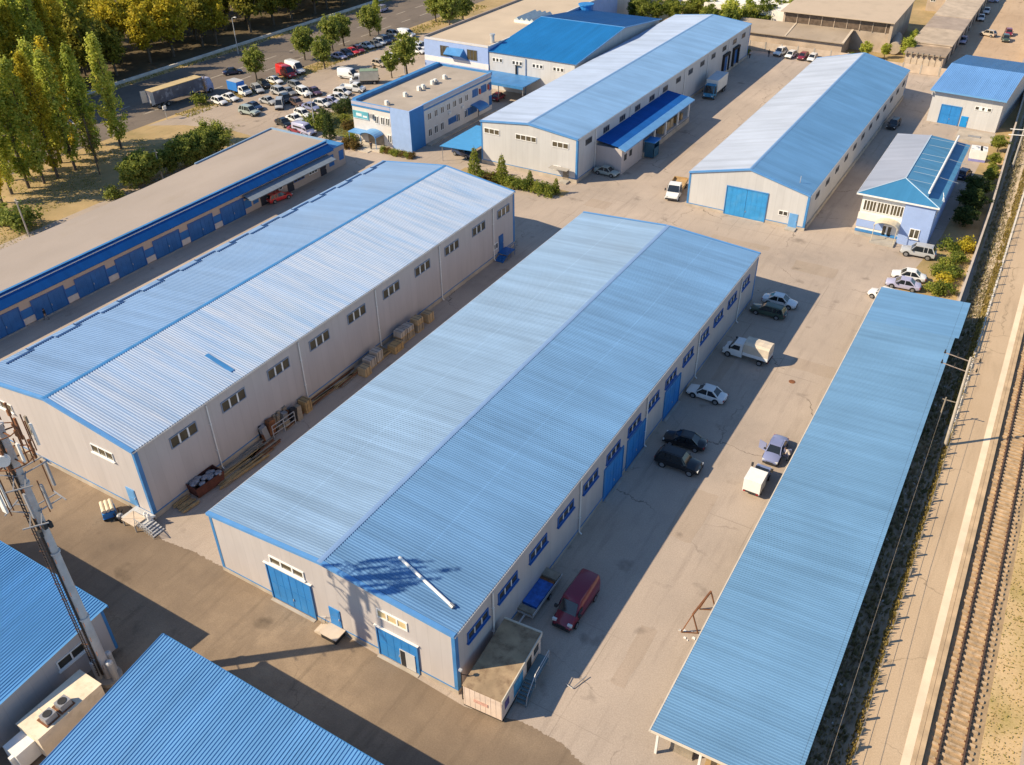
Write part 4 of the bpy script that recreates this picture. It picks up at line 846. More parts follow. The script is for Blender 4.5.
b.bar((2.68,3.75,1.9),(2.68,6.25,1.9),.05,1); b.bar((2.68,3.75,1.4),(2.68,6.25,1.4),.04,1); b.bar((2.68,3.75,1.9),(2.72,2.2,1.0),.05,1); b.bar((2.72,2.2,1.0),(2.72,2.0,.1),.05,1)
b.build('entry_step', [M('steel_teal', (.12,.18,.2), .6, .2), m_lgrey], T)
t2 = thing('floodlight_pole', 'thin pole with a floodlight standing at the warehouse corner by the container', 'lamp', (-25.35,33.5,0))
b = MB(); b.tube((0,0,0),(0,0,3.5),.05); b.build('pole', m_dark, t2); b = MB(); b.box(-.16,.1,-.1,.1,3.5,3.68); b.build('lamp_head', m_lgrey, t2); b = MB(); b.bar((0,0,3.1),(.5,.5,2.66),.05); b.build('brace', m_dark, t2)

# ---- old buildings beyond the far fence
T = thing('old_depot', 'old brown depot with a long clerestory window band beyond the far fence', 'depot', (-52,234,0))
b = MB(); b.box(-21,6.5,-4,4.4,0,3.1,0); b.box(-11,15.6,4.5,30,0,7.1,0); b.box(-34,-11.1,9,30,0,6.0,1); b.build('wall', [m_brick, M('white_render', (.78,.74,.68))], T)
b = MB(); b.ext([(-21.5,-4.7,3.2),(6.9,-4.7,3.15),(6.9,4.3,4.4),(-21.5,4.3,4.4)], (0,0,.2)); b.build('roof', m_slate, T)
b = MB(); b.ext([(-11.6,3.4,7.15),(16.2,3.4,7.15),(16.2,31,8.2),(-11.6,31,8.2)], (0,0,.2)); b.build('roof', M('pale_old_roof', (.50,.40,.30), .9, .1, .3, dirt=((.35,.27,.2), .3, .5, .75, .5)), T)
b = MB(); b.box(-10.6,15.2,4.42,4.48,4.7,6.9); b.build('window', M('clerestory_glass', (.13,.095,.07), .3, .3, 1.5), T)
b = MB()
for i in range(9): b.box(-10.6+i*3.1,-10.42+i*3.1,4.3,4.4,4.6,7.1)
b.box(15.2,15.9,4.0,4.49,.0,7.1); b.build('pilaster', m_brick, T)
b = MB(); b.ext([(-7.6,-4.7,3.36),(-7.2,-4.7,3.36),(-7.2,4.2,4.62),(-7.6,4.2,4.62)], (0,0,.12)); b.ext([(6.4,-4.75,3.36),(6.95,-4.75,3.36),(6.95,4.2,4.62),(6.4,4.2,4.62)], (0,0,.12)); b.box(-21,6.4,-4.02,-3.99+.0,.4,.5); b.build('roof_ridge', M('mortar', (.55,.46,.36), .9, .15), T)
b = MB(); b.box(-19,-15.4,8.9,8.98,3.2,4.6); b.build('window', m_glass, T)
T = thing('farm_fence', 'pale concrete panel fence running behind the row of parked cars', 'fence', (-55,226,0))
for i in range(9):
    b = MB(); b.box(-19.8+i*4,-16.1+i*4,-.06,.06,.05,2.1); b.build('fence_panel', M('fence_concrete', (.52,.42,.33), .9, .15, .6), T)
    b = MB(); b.box(-16.08+i*4,-15.82+i*4,-.12,.12,0,2.3); b.build('post', m_conc, T)
T['label'] = 'pale concrete panel fence running behind the row of parked cars'; T.name = 'panel_fence'
T = thing('panel_fence', 'low concrete panel fence between the old sheds and the small workshop', 'fence', (-20,224.5,0))
for i in range(5):
    b = MB(); b.box(-18+i*4,-14.2+i*4,-.06,.06,.05,1.9); b.build('fence_panel', MATS['fence_concrete'], T)
    b = MB(); b.box(-14.18+i*4,-13.9+i*4,-.12,.12,0,2.1); b.build('post', m_conc, T)
T = thing('old_shed', 'long old shed with a patched grey-brown roof beside the back lane', 'shed', (-26.5,229,0))
b = MB(); b.box(-4.2,4.2,0,8,0,3.1); b.box(-4.2,4.2,8.01,110,0,3.6); b.build('wall', m_brick, T)
for i, (y0, y1, z) in enumerate(((-.4,8,3.15),(8.05,24,3.7),(24.05,38,3.65),(38.05,75,3.75),(75.05,110,3.6))):
    b = MB(); b.box(-4.6,4.6,y0,y1,z,z+.18); b.build('roof', M('patched_roof_%s' % 'abcde'[i], ((.33,.25,.18),(.46,.37,.28),(.36,.29,.24),(.48,.39,.30),(.42,.34,.26))[i], .9, .15, .4, dirt=((.2,.15,.11), .5, .5, .75, .5)), T)
b = MB()
for i in range(7): b.box(-4.2+i*1.2,-3.9+i*1.2,-.5,.3,2.7,3.5)
for i in range(6): b.box(-3.9+i*1.35,-2.8+i*1.35,-.06,-.003,.2,2.3,1)
b.build('bay_front', [m_wood2, M('bay_infill', (.55,.45,.35), .9, .15)], T)
b = MB()
for i in range(14): b.box(4.201,4.26,6+i*7,8.4+i*7,.2,2.4)
b.build('shed_door', m_dark, T)
T = thing('round_tank', 'pale horizontal round tank lying beside the old shed', 'tank', (-35.5,243,0), .15)
b = MB(); b.tube((0,-5,1.5),(0,6,1.5),1.4,n=16); b.box(-1,1,-3,-2.6,0,1); b.box(-1,1,4,4.4,0,1); b.build('shell', M('tank_paint', (.46,.38,.30), .7, .12), T, smooth=40)
T = thing('roadside_sheds', 'grey roofed sheds with pale doors along the far side of the back lane', 'shed', (-1.5,226,0))
b = MB(); b.box(-4.6,8,0,60,0,3.0); b.build('wall', m_brick, T); b = MB(); b.ext([(-5,-.5,3.05),(8,-.5,3.9),(8,61,3.9),(-5,61,3.05)], (0,0,.2)); b.build('roof', M('grey_old_roof', (.40,.34,.31), .9, .2, .25, dirt=((.22,.16,.12), .4, .45, .7, .6)), T)
b = MB()
for i in range(4): b.box(-4.2+i*2.3,-2.4+i*2.3,-.08,-.003,.2,2.5)
b.build('shed_door', m_cream, T)
T.name = 'garage_sheds'
for (x, y, w, d, h, lab) in ((-95,262,16,10,6,'white house with red brick base among the trees at the far edge'), (-60,300,30,14,7,'pale block with a plain roof far beyond the old depot'), (-33,290,7,7,5,'pale brick hut behind the trees beside the old shed'), (-27,305,5,6,4.5,'white hut standing among trees next to the old shed')):
    T = thing('far_house', lab, 'house', (x,y,0)); b = MB(); b.box(-w/2,w/2,0,d,0,h); b.build('wall', m_ow if w != 7 else m_brick, T)
    b = MB(); b.ext([(-w/2-.4,-.4,h),(w/2+.4,-.4,h),(w/2+.4,d/2,h+1.6),(-w/2-.4,d/2,h+1.6)], (0,0,.2)); b.ext([(-w/2-.4,d+.4,h),(w/2+.4,d+.4,h),(w/2+.4,d/2+.01,h+1.6),(-w/2-.4,d/2+.01,h+1.6)], (0,0,.2)); b.build('roof', m_slate, T)
    for i in range(max(2, int(w/4))): window(T, '-y', 0, -w/2+1.5+i*(w-3)/max(1, int(w/4)-1), h*.5, 1.3, 1.5, 2, m_pvc, m_glass)
for (x, y, w, d, h, lab) in ((-252,112,14,50,13,'brown brick apartment block hidden behind the poplars'), (-262,190,14,60,13,'brown brick apartment block deep in the dark wood')):
    T = thing('apartment_block', lab, 'building', (x,y,0)); b = MB(); b.box(-w/2,w/2,0,d,0,h); b.build('wall', m_dbrick, T)
    b = MB(); b.box(-w/2-.3,w/2+.3,-.3,d+.3,h+.002,h+.4); b.build('roof', m_slate, T)
    for k in range(4):
        for i in range(int(d/3.6)): window(T, '+x', w/2, 2+i*3.6, 1.2+k*3.1, 1.5, 1.5, 2, m_pvc, m_glass)

# ---- low pale wall along the road, lamps, poles
T = thing('roadside_wall', 'low pale concrete wall along the shaded far side of the road', 'wall', (-183.6,0,0))
for i in range(40): 
    b = MB(); b.box(-.25,.25,40+i*6,45.94+i*6,0,.6); b.build('wall_block', M('pale_wall_block', (.66,.62,.56), .9, .2, .5), T)
def lamp(name, label, x, y, h, arm=(1.2,0), mat=None, cat='lamp', grp=None):
    t = thing(name, label, cat, (x,y,0), 0, grp); b = MB(); b.tube((0,0,0),(0,0,h),.13,.08,n=8); b.build('pole', mat or m_lgrey, t)
    b = MB(); b.tube((0,0,h),(arm[0],arm[1],h+.5),.05); b.build('arm', mat or m_lgrey, t); b = MB(); b.box(arm[0]-.15,arm[0]+.5,arm[1]-.16,arm[1]+.16,h+.42,h+.58); b.build('lamp_head', m_white, t); return t
lamp('street_lamp', 'tall grey street lamp by the pale wall along the dark road', -178, 160.7, 8.6, (1.6,-.6))
lamp('street_lamp', 'grey street lamp rising behind the flat roofed office by a round tree', -130.4, 167, 7.2, (-.9,0))
lamp('street_lamp', 'thin pale lamp pole among the parked cars beside the shrubs', -123.4, 127.6, 7.0, (-.9,0))
lamp('street_lamp', 'grey lamp post on the verge between road and car park', -158, 222, 7.5, (1,0))
for (u, lab, x, y, h) in ((0,'short grey post between the bushes behind the garage roof', -129.42, 94.31, 5.5), (1,'leaning grey post beside the big bush behind the garage roof', -129.15, 67.87, 6.5)):
    t = thing('utility_post', lab, 'post', (x,y,0)); b = MB(); b.tube((0,0,0),(-.2,0,h),.14,.1); b.build('pole', m_conc, t); b = MB(); b.bar((-.7,0,h-.4),(.4,0,h-.4),.09); b.build('crossarm', m_conc, t)
t = thing('road_sign', 'small white road sign on a post at the car park entrance', 'sign', (-154.62, 117.28,0)); b = MB(); b.tube((0,0,0),(0,0,2.6),.06); b.build('post', m_lgrey, t); b = MB(); b.box(-.1,.1,-.4,.4,2.0,2.7); b.build('sign_board', m_white, t)

# railway pole with crossarms and wires
t = thing('catenary_pole', 'pale concrete railway pole with double crossarms reaching over the blue shed roof', 'pole', (1.75,84,.9))
b = MB(); b.tube((0,0,0),(-.45,0,11),.19,.12,n=10); b.build('pole', M('pole_concrete', (.46,.40,.33), .85, .12), t)
for z in (9.2, 10.4):
    b = MB(); b.bar((.6,0,z),(-2.9,.3,z+.25),.07); b.build('crossarm', M('arm_grey', (.30,.24,.20), .7, .2), t)
    for x in (-2.8,-1.6,.4): 
        q = MB(); q.tube((x,.25,z+.2),(x,.25,z+.6),.09,.06); q.build('insulator', m_black, t)
b = MB()
for x, y0, y1, z0, z1 in ((-2.8,84,-10,10.9,9.4),(-2.8,84,190,10.9,10.5),(-1.6,84,-10,10.7,9.4),(.4,84,190,10.6,10.2)): b.path([(x,y0-84,z0-1),(x+.1,(y0+y1)/2-84,(z0+z1)/2-1.9),(x+.2,y1-84,z1-1)], .011, 4)
b.build('wire', m_dark, t)
t = thing('utility_pole', 'thin wooden pole with a short crossbar in the weedy strip beside the long canopy', 'pole', (.38,87.5,.1))
b = MB(); b.tube((0,0,0),(0,0,4.4),.09,.07); b.build('pole', m_wood2, t); b = MB(); b.bar((-.3,0,4.1),(1.0,0,4.1),.08); b.build('crossarm', m_wood2, t)
b = MB(); b.path([(-.0,0,4.2),(.05,-25,3.9),(.2,-50,4.1)], .014, 4); b.build('wire', m_wood2, t)
t = thing('utility_pole', 'double armed railway pole near the right edge beside the boundary wall', 'pole', (-1.18, 173.05, .2))
b = MB(); b.tube((0,0,0),(-.1,0,8.5),.18,.12); b.build('pole', m_conc, t)
b = MB(); b.bar((-2.2,0,5.5),(2.6,-.4,6.1),.1); b.bar((-2.2,0,6.5),(2.6,-.4,7.0),.1); b.build('crossarm', m_white, t)
# ------------------------------------------------------------------ vehicles
def paint(name, col, rough=.28): return M('paint_'+name, col, rough, .03, 1, fine=0, coat=.6, spec=.5)
P = {k: paint(k, c) for k, c in dict(white=(.78,.78,.77), silver=(.42,.43,.44), grey=(.20,.21,.22), black=(.010,.011,.014), darkblue=(.02,.04,.10), green=(.055,.085,.06), red=(.20,.008,.028), bright_red=(.55,.03,.03), maroon=(.22,.02,.04), blue=(.012,.075,.42), lilac=(.42,.42,.58), slate_blue=(.22,.25,.42), purple=(.09,.05,.09), brown=(.14,.09,.07), beige=(.5,.42,.33), pale_green=(.34,.40,.38)).items()}
m_cglass = M('car_glass', (.018,.022,.026), .06, .1, fine=0, spec=.8); m_tail = M('tail_light', (.35,.02,.02), .3, .05); m_head = M('head_light', (.75,.75,.72), .15, .05, spec=.8)
m_rim = M('rim', (.34,.34,.35), .35, .1, metal=.5); m_tyre = M('tyre', (.018,.018,.018), .85, .1); m_plast = M('bumper_plastic', (.035,.035,.037), .6, .1)
# kind: length, width, list of body stations (x, sill, shoulder, top), greenhouse (base front, roof front, roof rear, base rear, roof height), wheel radius, wheel x
KINDS = {
 'sedan': (4.5, 1.76, [(-2.25,.42,.70,.86),(-2.1,.26,.80,.97),(-1.5,.22,.84,1.0),(-.9,.22,.86,.93),(.9,.22,.86,.93),(1.3,.22,.82,.92),(2.0,.24,.70,.80),(2.25,.36,.56,.66)], (1.15,.45,-.85,-1.6,1.45), .32, (1.38,-1.32)),
 'hatch': (4.0, 1.72, [(-2.0,.4,.8,.95),(-1.9,.26,.88,.98),(-1.2,.22,.9,.96),(.7,.22,.9,.96),(1.15,.22,.84,.95),(1.8,.24,.72,.82),(2.0,.36,.56,.66)], (1.05,.4,-1.45,-1.9,1.52), .31, (1.25,-1.22)),
 'wagon': (4.6, 1.76, [(-2.3,.4,.8,.95),(-2.2,.26,.88,.97),(-1.4,.22,.9,.96),(.9,.22,.88,.95),(1.3,.22,.82,.93),(2.05,.24,.70,.80),(2.3,.36,.56,.66)], (1.15,.45,-1.8,-2.2,1.5), .32, (1.4,-1.35)),
 'suv': (4.8, 1.92, [(-2.4,.52,.95,1.1),(-2.3,.36,1.05,1.16),(-1.5,.34,1.08,1.14),(.9,.34,1.06,1.13),(1.3,.34,1.0,1.12),(2.2,.36,.9,1.02),(2.4,.5,.72,.82)], (1.1,.5,-1.85,-2.3,1.82), .38, (1.5,-1.45)),
 'minivan': (4.5, 1.8, [(-2.25,.4,.95,1.05),(-2.15,.28,1.0,1.08),(-1,.26,1.0,1.06),(1.0,.26,.98,1.05),(1.5,.26,.9,1.0),(2.1,.28,.78,.86),(2.25,.4,.6,.7)], (1.6,.75,-1.8,-2.2,1.85), .32, (1.45,-1.4)),
}
CACHE = {}
def ring(x, w, zs, zsh, zt, cr=.5):
    h = w/2; return [(x,-h*.82,zs),(x,-h*.97,zs+.12),(x,-h,zs+(zsh-zs)*.6),(x,-h*.95,zsh),(x,-h*cr,zt),(x,0,zt+.015),(x,h*cr,zt),(x,h*.95,zsh),(x,h,zs+(zsh-zs)*.6),(x,h*.97,zs+.12),(x,h*.82,zs)]
def wheel_mesh(r):
    k = ('wheel', r)
    if k not in CACHE:
        b = MB(); b.tube((0,-.1,0),(0,.1,0),r,n=18); t = b.mesh('tyre', m_tyre, 40)
        b = MB(); b.tube((0,-.108,0),(0,.108,0),r*.66,n=14)
        for i in range(5): a = 2*PI*i/5; b.bar((0,.112,0),(r*.6*math.cos(a),.112,r*.6*math.sin(a)),.05)
        CACHE[k] = (t, b.mesh('rim', m_rim))
    return CACHE[k]
def add_wheels(T, r, xs, w):
    t, rm = wheel_mesh(r)
    for x in xs:
        for s in (-1, 1):
            o = obj('wheel', t, T, (x, s*(w/2-.07), r)); o.rotation_euler = (0, 0, 0 if s > 0 else PI); obj('rim', rm, o)
def car(kind, pm, x, y, deg, label, group=None, extra=None, z=0):
    L, w, st, (gf, rf, rr_, gr, rh), wr, wx = KINDS[kind]
    if kind not in CACHE:
        b = MB(); b.loft([ring(a*L/ (2*abs(st[0][0])), w*(.86 if i in (0, len(st)-1) else .97 if i in (1, len(st)-2) else 1), zs, zsh, zt, .62) for i, (a, zs, zsh, zt) in enumerate(st)])
        body = b.mesh('body', [P['white']], 35)
        zb = st[len(st)//2][3]-.05; h0 = w*.455; h1 = w*.36
        q = lambda xx, hh, zz: [(xx,-hh,zz),(xx,hh,zz)]
        b = MB(); base = [(gf,-h0*.9,zb),(gf-.25,-h0,zb),(gr+.2,-h0,zb),(gr,-h0*.88,zb),(gr,h0*.88,zb),(gr+.2,h0,zb),(gf-.25,h0,zb),(gf,h0*.9,zb)]
        top = [(rf,-h1*.92,rh-.03),(rf-.12,-h1,rh-.02),(rr_+.1,-h1,rh-.02),(rr_,-h1*.9,rh-.04),(rr_,h1*.9,rh-.04),(rr_+.1,h1,rh-.02),(rf-.12,h1,rh-.02),(rf,h1*.92,rh-.03)]
        b.loft([base, top]); glass = b.mesh('windows', m_cglass)
        b = MB(); rp = [(a[0], a[1]*1.03, a[2]) for a in top]; b.ext(rp, (0,0,.055)); 
        rp2 = [(a[0]*.9+(rf+rr_)*.05, a[1]*.8, a[2]+.055) for a in top]; b.ext(rp2, (0,0,.03))
        for s in (-1, 1):
            b.bar((gf-.03,s*h0*.93,zb),(rf-.02,s*h1*.97,rh),.075); b.bar((gr+.06,s*h0*.94,zb),(rr_+.05,s*h1*.97,rh),.13 if kind != 'sedan' else .12)
            xm = (rf+rr_)/2; b.bar((xm,s*h0*1.0,zb),(xm,s*h1*1.0,rh),.08)
            if kind in ('wagon','suv','minivan'): xm = rr_+.6; b.bar((xm,s*h0*1.0,zb),(xm,s*h1*1.0,rh),.09)
        roof = b.mesh('roof', [P['white']])
        b = MB()
        for xx in wx:
            for s in (-1, 1):
                for i in range(9):
                    t0, t1 = PI*i/9, PI*(i+1)/9; R0, R1 = wr+.02, wr+.09
                    b.ext([(xx+R0*math.cos(t0),s*(w/2+.005),wr+R0*math.sin(t0)),(xx+R1*math.cos(t0),s*(w/2+.005),wr+R1*math.sin(t0)),(xx+R1*math.cos(t1),s*(w/2+.005),wr+R1*math.sin(t1)),(xx+R0*math.cos(t1),s*(w/2+.005),wr+R0*math.sin(t1))], (0,-s*.2,0))
                b.tube((xx,s*(w/2-.22),wr),(xx,s*(w/2-.0),wr),wr+.03,n=16)
        arch = b.mesh('wheel_arch', m_plast)
        lf, lr = L/2, -L/2
        b = MB(); b.box(lf-.12,lf+.03,-w*.4,w*.4,st[-1][1]-.1,st[-1][1]+.1); b.box(lr-.03,lr+.12,-w*.4,w*.4,st[0][1]-.1,st[0][1]+.12); b.box(lf-.02,lf+.04,-w*.2,w*.2,st[-1][1]+.12,st[-1][2]-.03); bump = b.mesh('bumper', m_plast)
        b = MB(); b.box(-.1,.06,-.2,.2,-.08,.08); hl = b.mesh('headlight', m_head); b = MB(); b.box(-.06,.08,-.16,.16,-.1,.1); tl = b.mesh('taillight', m_tail)
        b = MB(); b.box(-.08,.08,-.11,.11,-.07,.07); mi = b.mesh('side_mirror', m_plast)
        b = MB(); b.box(-.02,.02,-.26,.26,-.06,.06); npl = b.mesh('number_plate', m_white)
        CACHE[kind] = (body, glass, roof, arch, bump, hl, tl, mi, npl)
    body, glass, roof, arch, bump, hl, tl, mi, npl = CACHE[kind]
    T = thing('car' if kind != 'minivan' else 'minivan', label, 'car', (x,y,z), math.radians(deg), group)
    for nm, me in (('body', body), ('roof', roof)):
        o = obj(nm, me, T); o.material_slots[0].link = 'OBJECT'; o.material_slots[0].material = P[pm]
    obj('windows', glass, T); obj('wheel_arch', arch, T); obj('bumper', bump, T); add_wheels(T, wr, wx, w)
    zf = st[-2][2]-.08; zr = st[1][2]-.08
    for s in (-1, 1):
        obj('headlight', hl, T, (L/2-.1, s*w*.34, zf-.02)); obj('taillight', tl, T, (-L/2+.06, s*w*.36, zr-.02)); obj('side_mirror', mi, T, (gf-.35, s*(w/2+.08), st[len(st)//2][3]+.05))
    obj('number_plate', npl, T, (-L/2-.04, 0, st[0][1]+.22)); return T
def van(pm, x, y, deg, label, L=5.4, w=2.0, h=2.3, windows=False, group=None):
    k = ('van', L, h, windows)
    if k not in CACHE:
        hl_ = L/2
        def R_(x_, w_, z0, z1, top): return [(x_,-w_*.44,z0),(x_,-w_*.5,z0+.15),(x_,-w_*.5,z0+(z1-z0)*.5),(x_,-w_*.46,z1-.2*top),(x_,-w_*.38,z1),(x_,0,z1+.04*top),(x_,w_*.38,z1),(x_,w_*.46,z1-.2*top),(x_,w_*.5,z0+(z1-z0)*.5),(x_,w_*.5,z0+.15),(x_,w_*.44,z0)]
        b = MB(); b.loft([R_(-hl_,w*.95,.4,h-.08,1),R_(-hl_+.15,w,.3,h,1),R_(hl_-2.1,w,.3,h,1),R_(hl_-1.75,w*.98,.3,h-.12,1),R_(hl_-.98,w*.97,.3,1.22,.4),R_(hl_-.25,w*.92,.32,.95,.4),R_(hl_,w*.82,.42,.68,.3)])
        body = b.mesh('body', [P['white']], 35)
        b = MB(); b.ext([(hl_-1.68,-w*.36,h-.2),(hl_-1.0,-w*.42,1.3),(hl_-1.0,w*.42,1.3),(hl_-1.68,w*.36,h-.2)], (.06,0,.05)); ws = b.mesh('windscreen', m_cglass)
        b = MB()
        for s in (-1, 1):
            b.ext([(hl_-1.95,s*w*.482,h-.55),(hl_-1.55,s*w*.48,h-.62),(hl_-1.15,s*w*.485,1.28),(hl_-1.95,s*w*.495,1.28)], (0,s*.03,0))
            if windows: b.box(-hl_+.5,hl_-2.2,s*w*.485,s*(w*.485+.04),1.35,h-.5)
        sw = b.mesh('side_window', m_cglass)
        b = MB(); b.box(hl_-.2,hl_+.05,-w*.41,w*.41,.3,.55); b.box(-hl_-.06,-hl_+.1,-w*.45,w*.45,.35,.55); b.box(hl_-.06,hl_+.02,-w*.22,w*.22,.58,.72)
        for s in (-1,1): b.box(-hl_+.3,hl_-1.2,s*(w*.5+.001),s*(w*.5+.02),.62,.72)
        bp = b.mesh('bumper', m_plast)
        b = MB(); b.box(-.14,.08,-.2,.2,-.11,.13); hd = b.mesh('headlight', m_head); b = MB(); b.box(-.05,.05,-.08,.08,-.35,.35); tl = b.mesh('taillight', m_tail); b = MB(); b.box(-.09,.09,-.12,.12,-.16,.16); mi = b.mesh('side_mirror', m_plast)
        CACHE[k] = (body, ws, sw, bp, hd, tl, mi)
    body, ws, sw, bp, hd, tl, mi = CACHE[k]
    T = thing('van', label, 'van', (x,y,0), math.radians(deg), group)
    o = obj('body', body, T); o.material_slots[0].link = 'OBJECT'; o.material_slots[0].material = P[pm]
    obj('windscreen', ws, T); obj('side_window', sw, T); obj('bumper', bp, T); add_wheels(T, .35, (L/2-.95,-L/2+1.05), w+.03)
    for s in (-1, 1): obj('headlight', hd, T, (L/2-.2,s*w*.36,.86)); obj('taillight', tl, T, (-L/2,s*w*.42,1.1)); obj('side_mirror', mi, T, (L/2-1.15,s*(w/2+.13),1.42))
    return T
def truck(cabcol, x, y, deg, label, cabL=1.7, boxL=3.4, w=2.0, bed=.85, boxh=1.9, boxmat=None, boxkind='box', nose=.6, cabh=2.1, z=0, wr=.36, roofmat=None):
    T = thing('truck', label, 'truck', (x,y,z), math.radians(deg)); L = cabL+boxL+nose; f = L/2
    b = MB(); c0 = f-nose-cabL
    b.loft([[(xx,-w*.46,.35),(xx,-w*.48,z1*.55),(xx,-w*k,z1),(xx,w*k,z1),(xx,w*.48,z1*.55),(xx,w*.46,.35)] for xx, z1, k in ((c0,cabh-.03,.4),(c0+.5,cabh,.4),(f-nose-.55,cabh-.06,.4),(f-nose+.05,1.25,.44),(f-.12,1.05,.42),(f,.75,.38))])
    o = b.build('cab', [P[cabcol]], T, smooth=30)
    b = MB(); b.ext([(f-nose-.5,-w*.36,cabh-.14),(f-nose+.02,-w*.41,1.32),(f-nose+.02,w*.41,1.32),(f-nose-.5,w*.36,cabh-.14)], (.06,0,.04)); b.build('windscreen', m_cglass, T)
    b = MB()
    for s in (-1, 1): b.ext([(c0+.35,s*w*.44,cabh-.25),(f-nose-.6,s*w*.44,cabh-.28),(f-nose-.15,s*w*.475,1.28),(c0+.35,s*w*.48,1.28)], (0,s*.03,0))
    b.build('side_window', m_cglass, T)
    b = MB(); b.box(-f+.1,c0+.3,-w*.3,w*.3,.5,.72); b.box(f-.15,f+.06,-w*.44,w*.44,.35,.6); b.box(-f-.05,-f+.1,-w*.46,w*.46,.55,.72); b.build('chassis', m_plast, T)
    b0 = -f; b1 = c0-.08; hw = w/2+.04
    if boxkind == 'box': b = MB(); b.box(b0,b1,-hw,hw,bed,bed+boxh); b.build('cargo_box', boxmat or m_white, T); b = MB(); b.box(b0-.02,b1+.02,-hw-.02,hw+.02,bed+boxh+.002,bed+boxh+.05); b.build('box_roof', roofmat or boxmat or m_white, T)
    elif boxkind == 'tarp':
        b = MB(); b.box(b0,b1,-hw,hw,bed,bed+.42); b.build('drop_side', P[cabcol], T)
        b = MB(); n = 7; b.loft([[(b0+(b1-b0)*i/(n-1),-hw*.97,bed+.42),(b0+(b1-b0)*i/(n-1),-hw*(.98-.02*(i%2)),bed+boxh-.25),(b0+(b1-b0)*i/(n-1),-hw*.72,bed+boxh-.03*(i%2)),(b0+(b1-b0)*i/(n-1),0,bed+boxh+.08-.05*(i%2)),(b0+(b1-b0)*i/(n-1),hw*.72,bed+boxh-.03*(i%2)),(b0+(b1-b0)*i/(n-1),hw*(.98-.02*(i%2)),bed+boxh-.25),(b0+(b1-b0)*i/(n-1),hw*.97,bed+.42)] for i in range(n)]); b.build('canvas_cover', boxmat, T)
    else:
        b = MB(); b.box(b0,b1,-hw,hw,bed,bed+.1); b.box(b0,b1,-hw,-hw+.06,bed+.1,bed+.5); b.box(b0,b1,hw-.06,hw,bed+.1,bed+.5); b.box(b0,b0+.06,-hw,hw,bed+.1,bed+.5); b.build('drop_side', boxmat, T)
    add_wheels(T, wr, (f-nose*.5-.35, b0+.95) if boxL < 5 else (f-nose-.4, b0+1.2, b0+2.3), w+.04)
    for s in (-1, 1):
        q = MB(); q.box(f-.08,f+.03,s*w*.36-.16,s*w*.36+.16,.72,.94); q.build('headlight', m_head, T); q = MB(); q.box(f-nose-.25,f-nose-.08,s*(w/2+.18)-.1,s*(w/2+.18)+.1,1.35,1.75); q.build('side_mirror', m_plast, T)
        q = MB(); q.box(b0-.07,b0-.02,s*w*.4-.12,s*w*.4+.12,.56,.7); q.build('taillight', m_tail, T)
    return T

# cars beside the central warehouse
car('sedan', 'white', -23.22, 80.86, 179.64, 'white modern sedan in the shade beside the wall, past the small canvas truck')
car('suv', 'black', -21.41, 67.92, 0.71, 'black off-road car with chrome grille parked in the shade next to a black sedan')
car('sedan', 'black', -22.2, 71.62, -174, 'black sedan parked just beyond the black off-road car')
car('wagon', 'green', -22.88, 102.4, 179.03, 'dark green estate car parked beside the old white sedan')
car('sedan', 'white', -22.36, 105.66, 1.93, 'old white boxy sedan farthest in the shade behind the green estate car')
truck('white', -21.97, 91.13, 178.18, 'small white truck with a pale canvas cover half in the sun', 1.7, 3.2, 2.0, .85, 1.75, M('canvas', (.60,.52,.42), .85, .1, 1, bump=.3), 'tarp', .75)
van('red', -21.85, 45.87, -90.52, 'dark red panel van parked near the container cabin')
tB = car('sedan', 'slate_blue', -13.42, 74.94, -88.61, 'greyish blue sedan with open doors in the sunny yard')
b = MB(); b.ext([(.4,.9,.35),(.4,.9,1.35),(.1,1.6,1.35),(.1,1.6,.35)], (.07,.03,0)); b.ext([(.4,-.9,.35),(.4,-.9,1.35),(.1,-1.7,1.35),(.1,-1.7,.35)], (.07,-.03,0)); b.build('door', P['slate_blue'], tB)
truck('slate_blue', -13.51, 69.29, 89.56, 'small blue pickup carrying a tall bright white box in the sunny yard', 1.2, 2.1, 1.65, .5, 1.55, M('white_box', (.82,.8,.76), .5, .04), 'box', .95, 1.4, wr=.29)
car('suv', 'silver', -9.19, 129.53, -176.75, 'silver grey off-road car parked at the blue and white office front')
car('sedan', 'white', -8.95, 121.51, -173.65, 'white sedan parked beside the shrubs near the end of the blue canopy')
car('sedan', 'lilac', -9.12, 118.63, -175.55, 'pale lilac sedan half hidden behind the end of the blue canopy roof')
car('hatch', 'white', -10.74, 114.15, 170.6, 'white car of which only the nose shows past the canopy roof edge')
car('wagon', 'black', -23.83, 184.82, -94.05, 'dark estate car in the shade beside the white and blue warehouse')
car('sedan', 'pale_green', -62.35, 135.09, -3.32, 'grey green sedan parked in front of the loading shed end wall')
car('suv', 'darkblue', -89.28, 130.13, -10.92, 'dark car parked underneath the bright blue carport roof')
car('hatch', 'maroon', -101.15, 161.59, 93.36, 'dark red car near the canopy behind the two storey office')
car('wagon', 'bright_red', -105.33, 98.05, 77.87, 'red car parked by the garage row under the grey lean-to roof')
truck('white', -48.56, 133.43, -80.53, 'white lorry with an empty yellow wooden bed at the white warehouse corner', 2.0, 4.4, 2.35, 1.0, .55, m_wood, 'open', 1.0, 2.4)
t = truck('blue', -61.95, 187.79, -87.78, 'blue lorry with a long white box body parked by the far warehouse wall', 1.9, 7.0, 2.5, 1.1, 2.5, M('lorry_box', (.66,.66,.62), .6, .08), 'box', .25, 2.9, wr=.45, roofmat=M('lorry_roof', (.45,.5,.55), .6, .1))
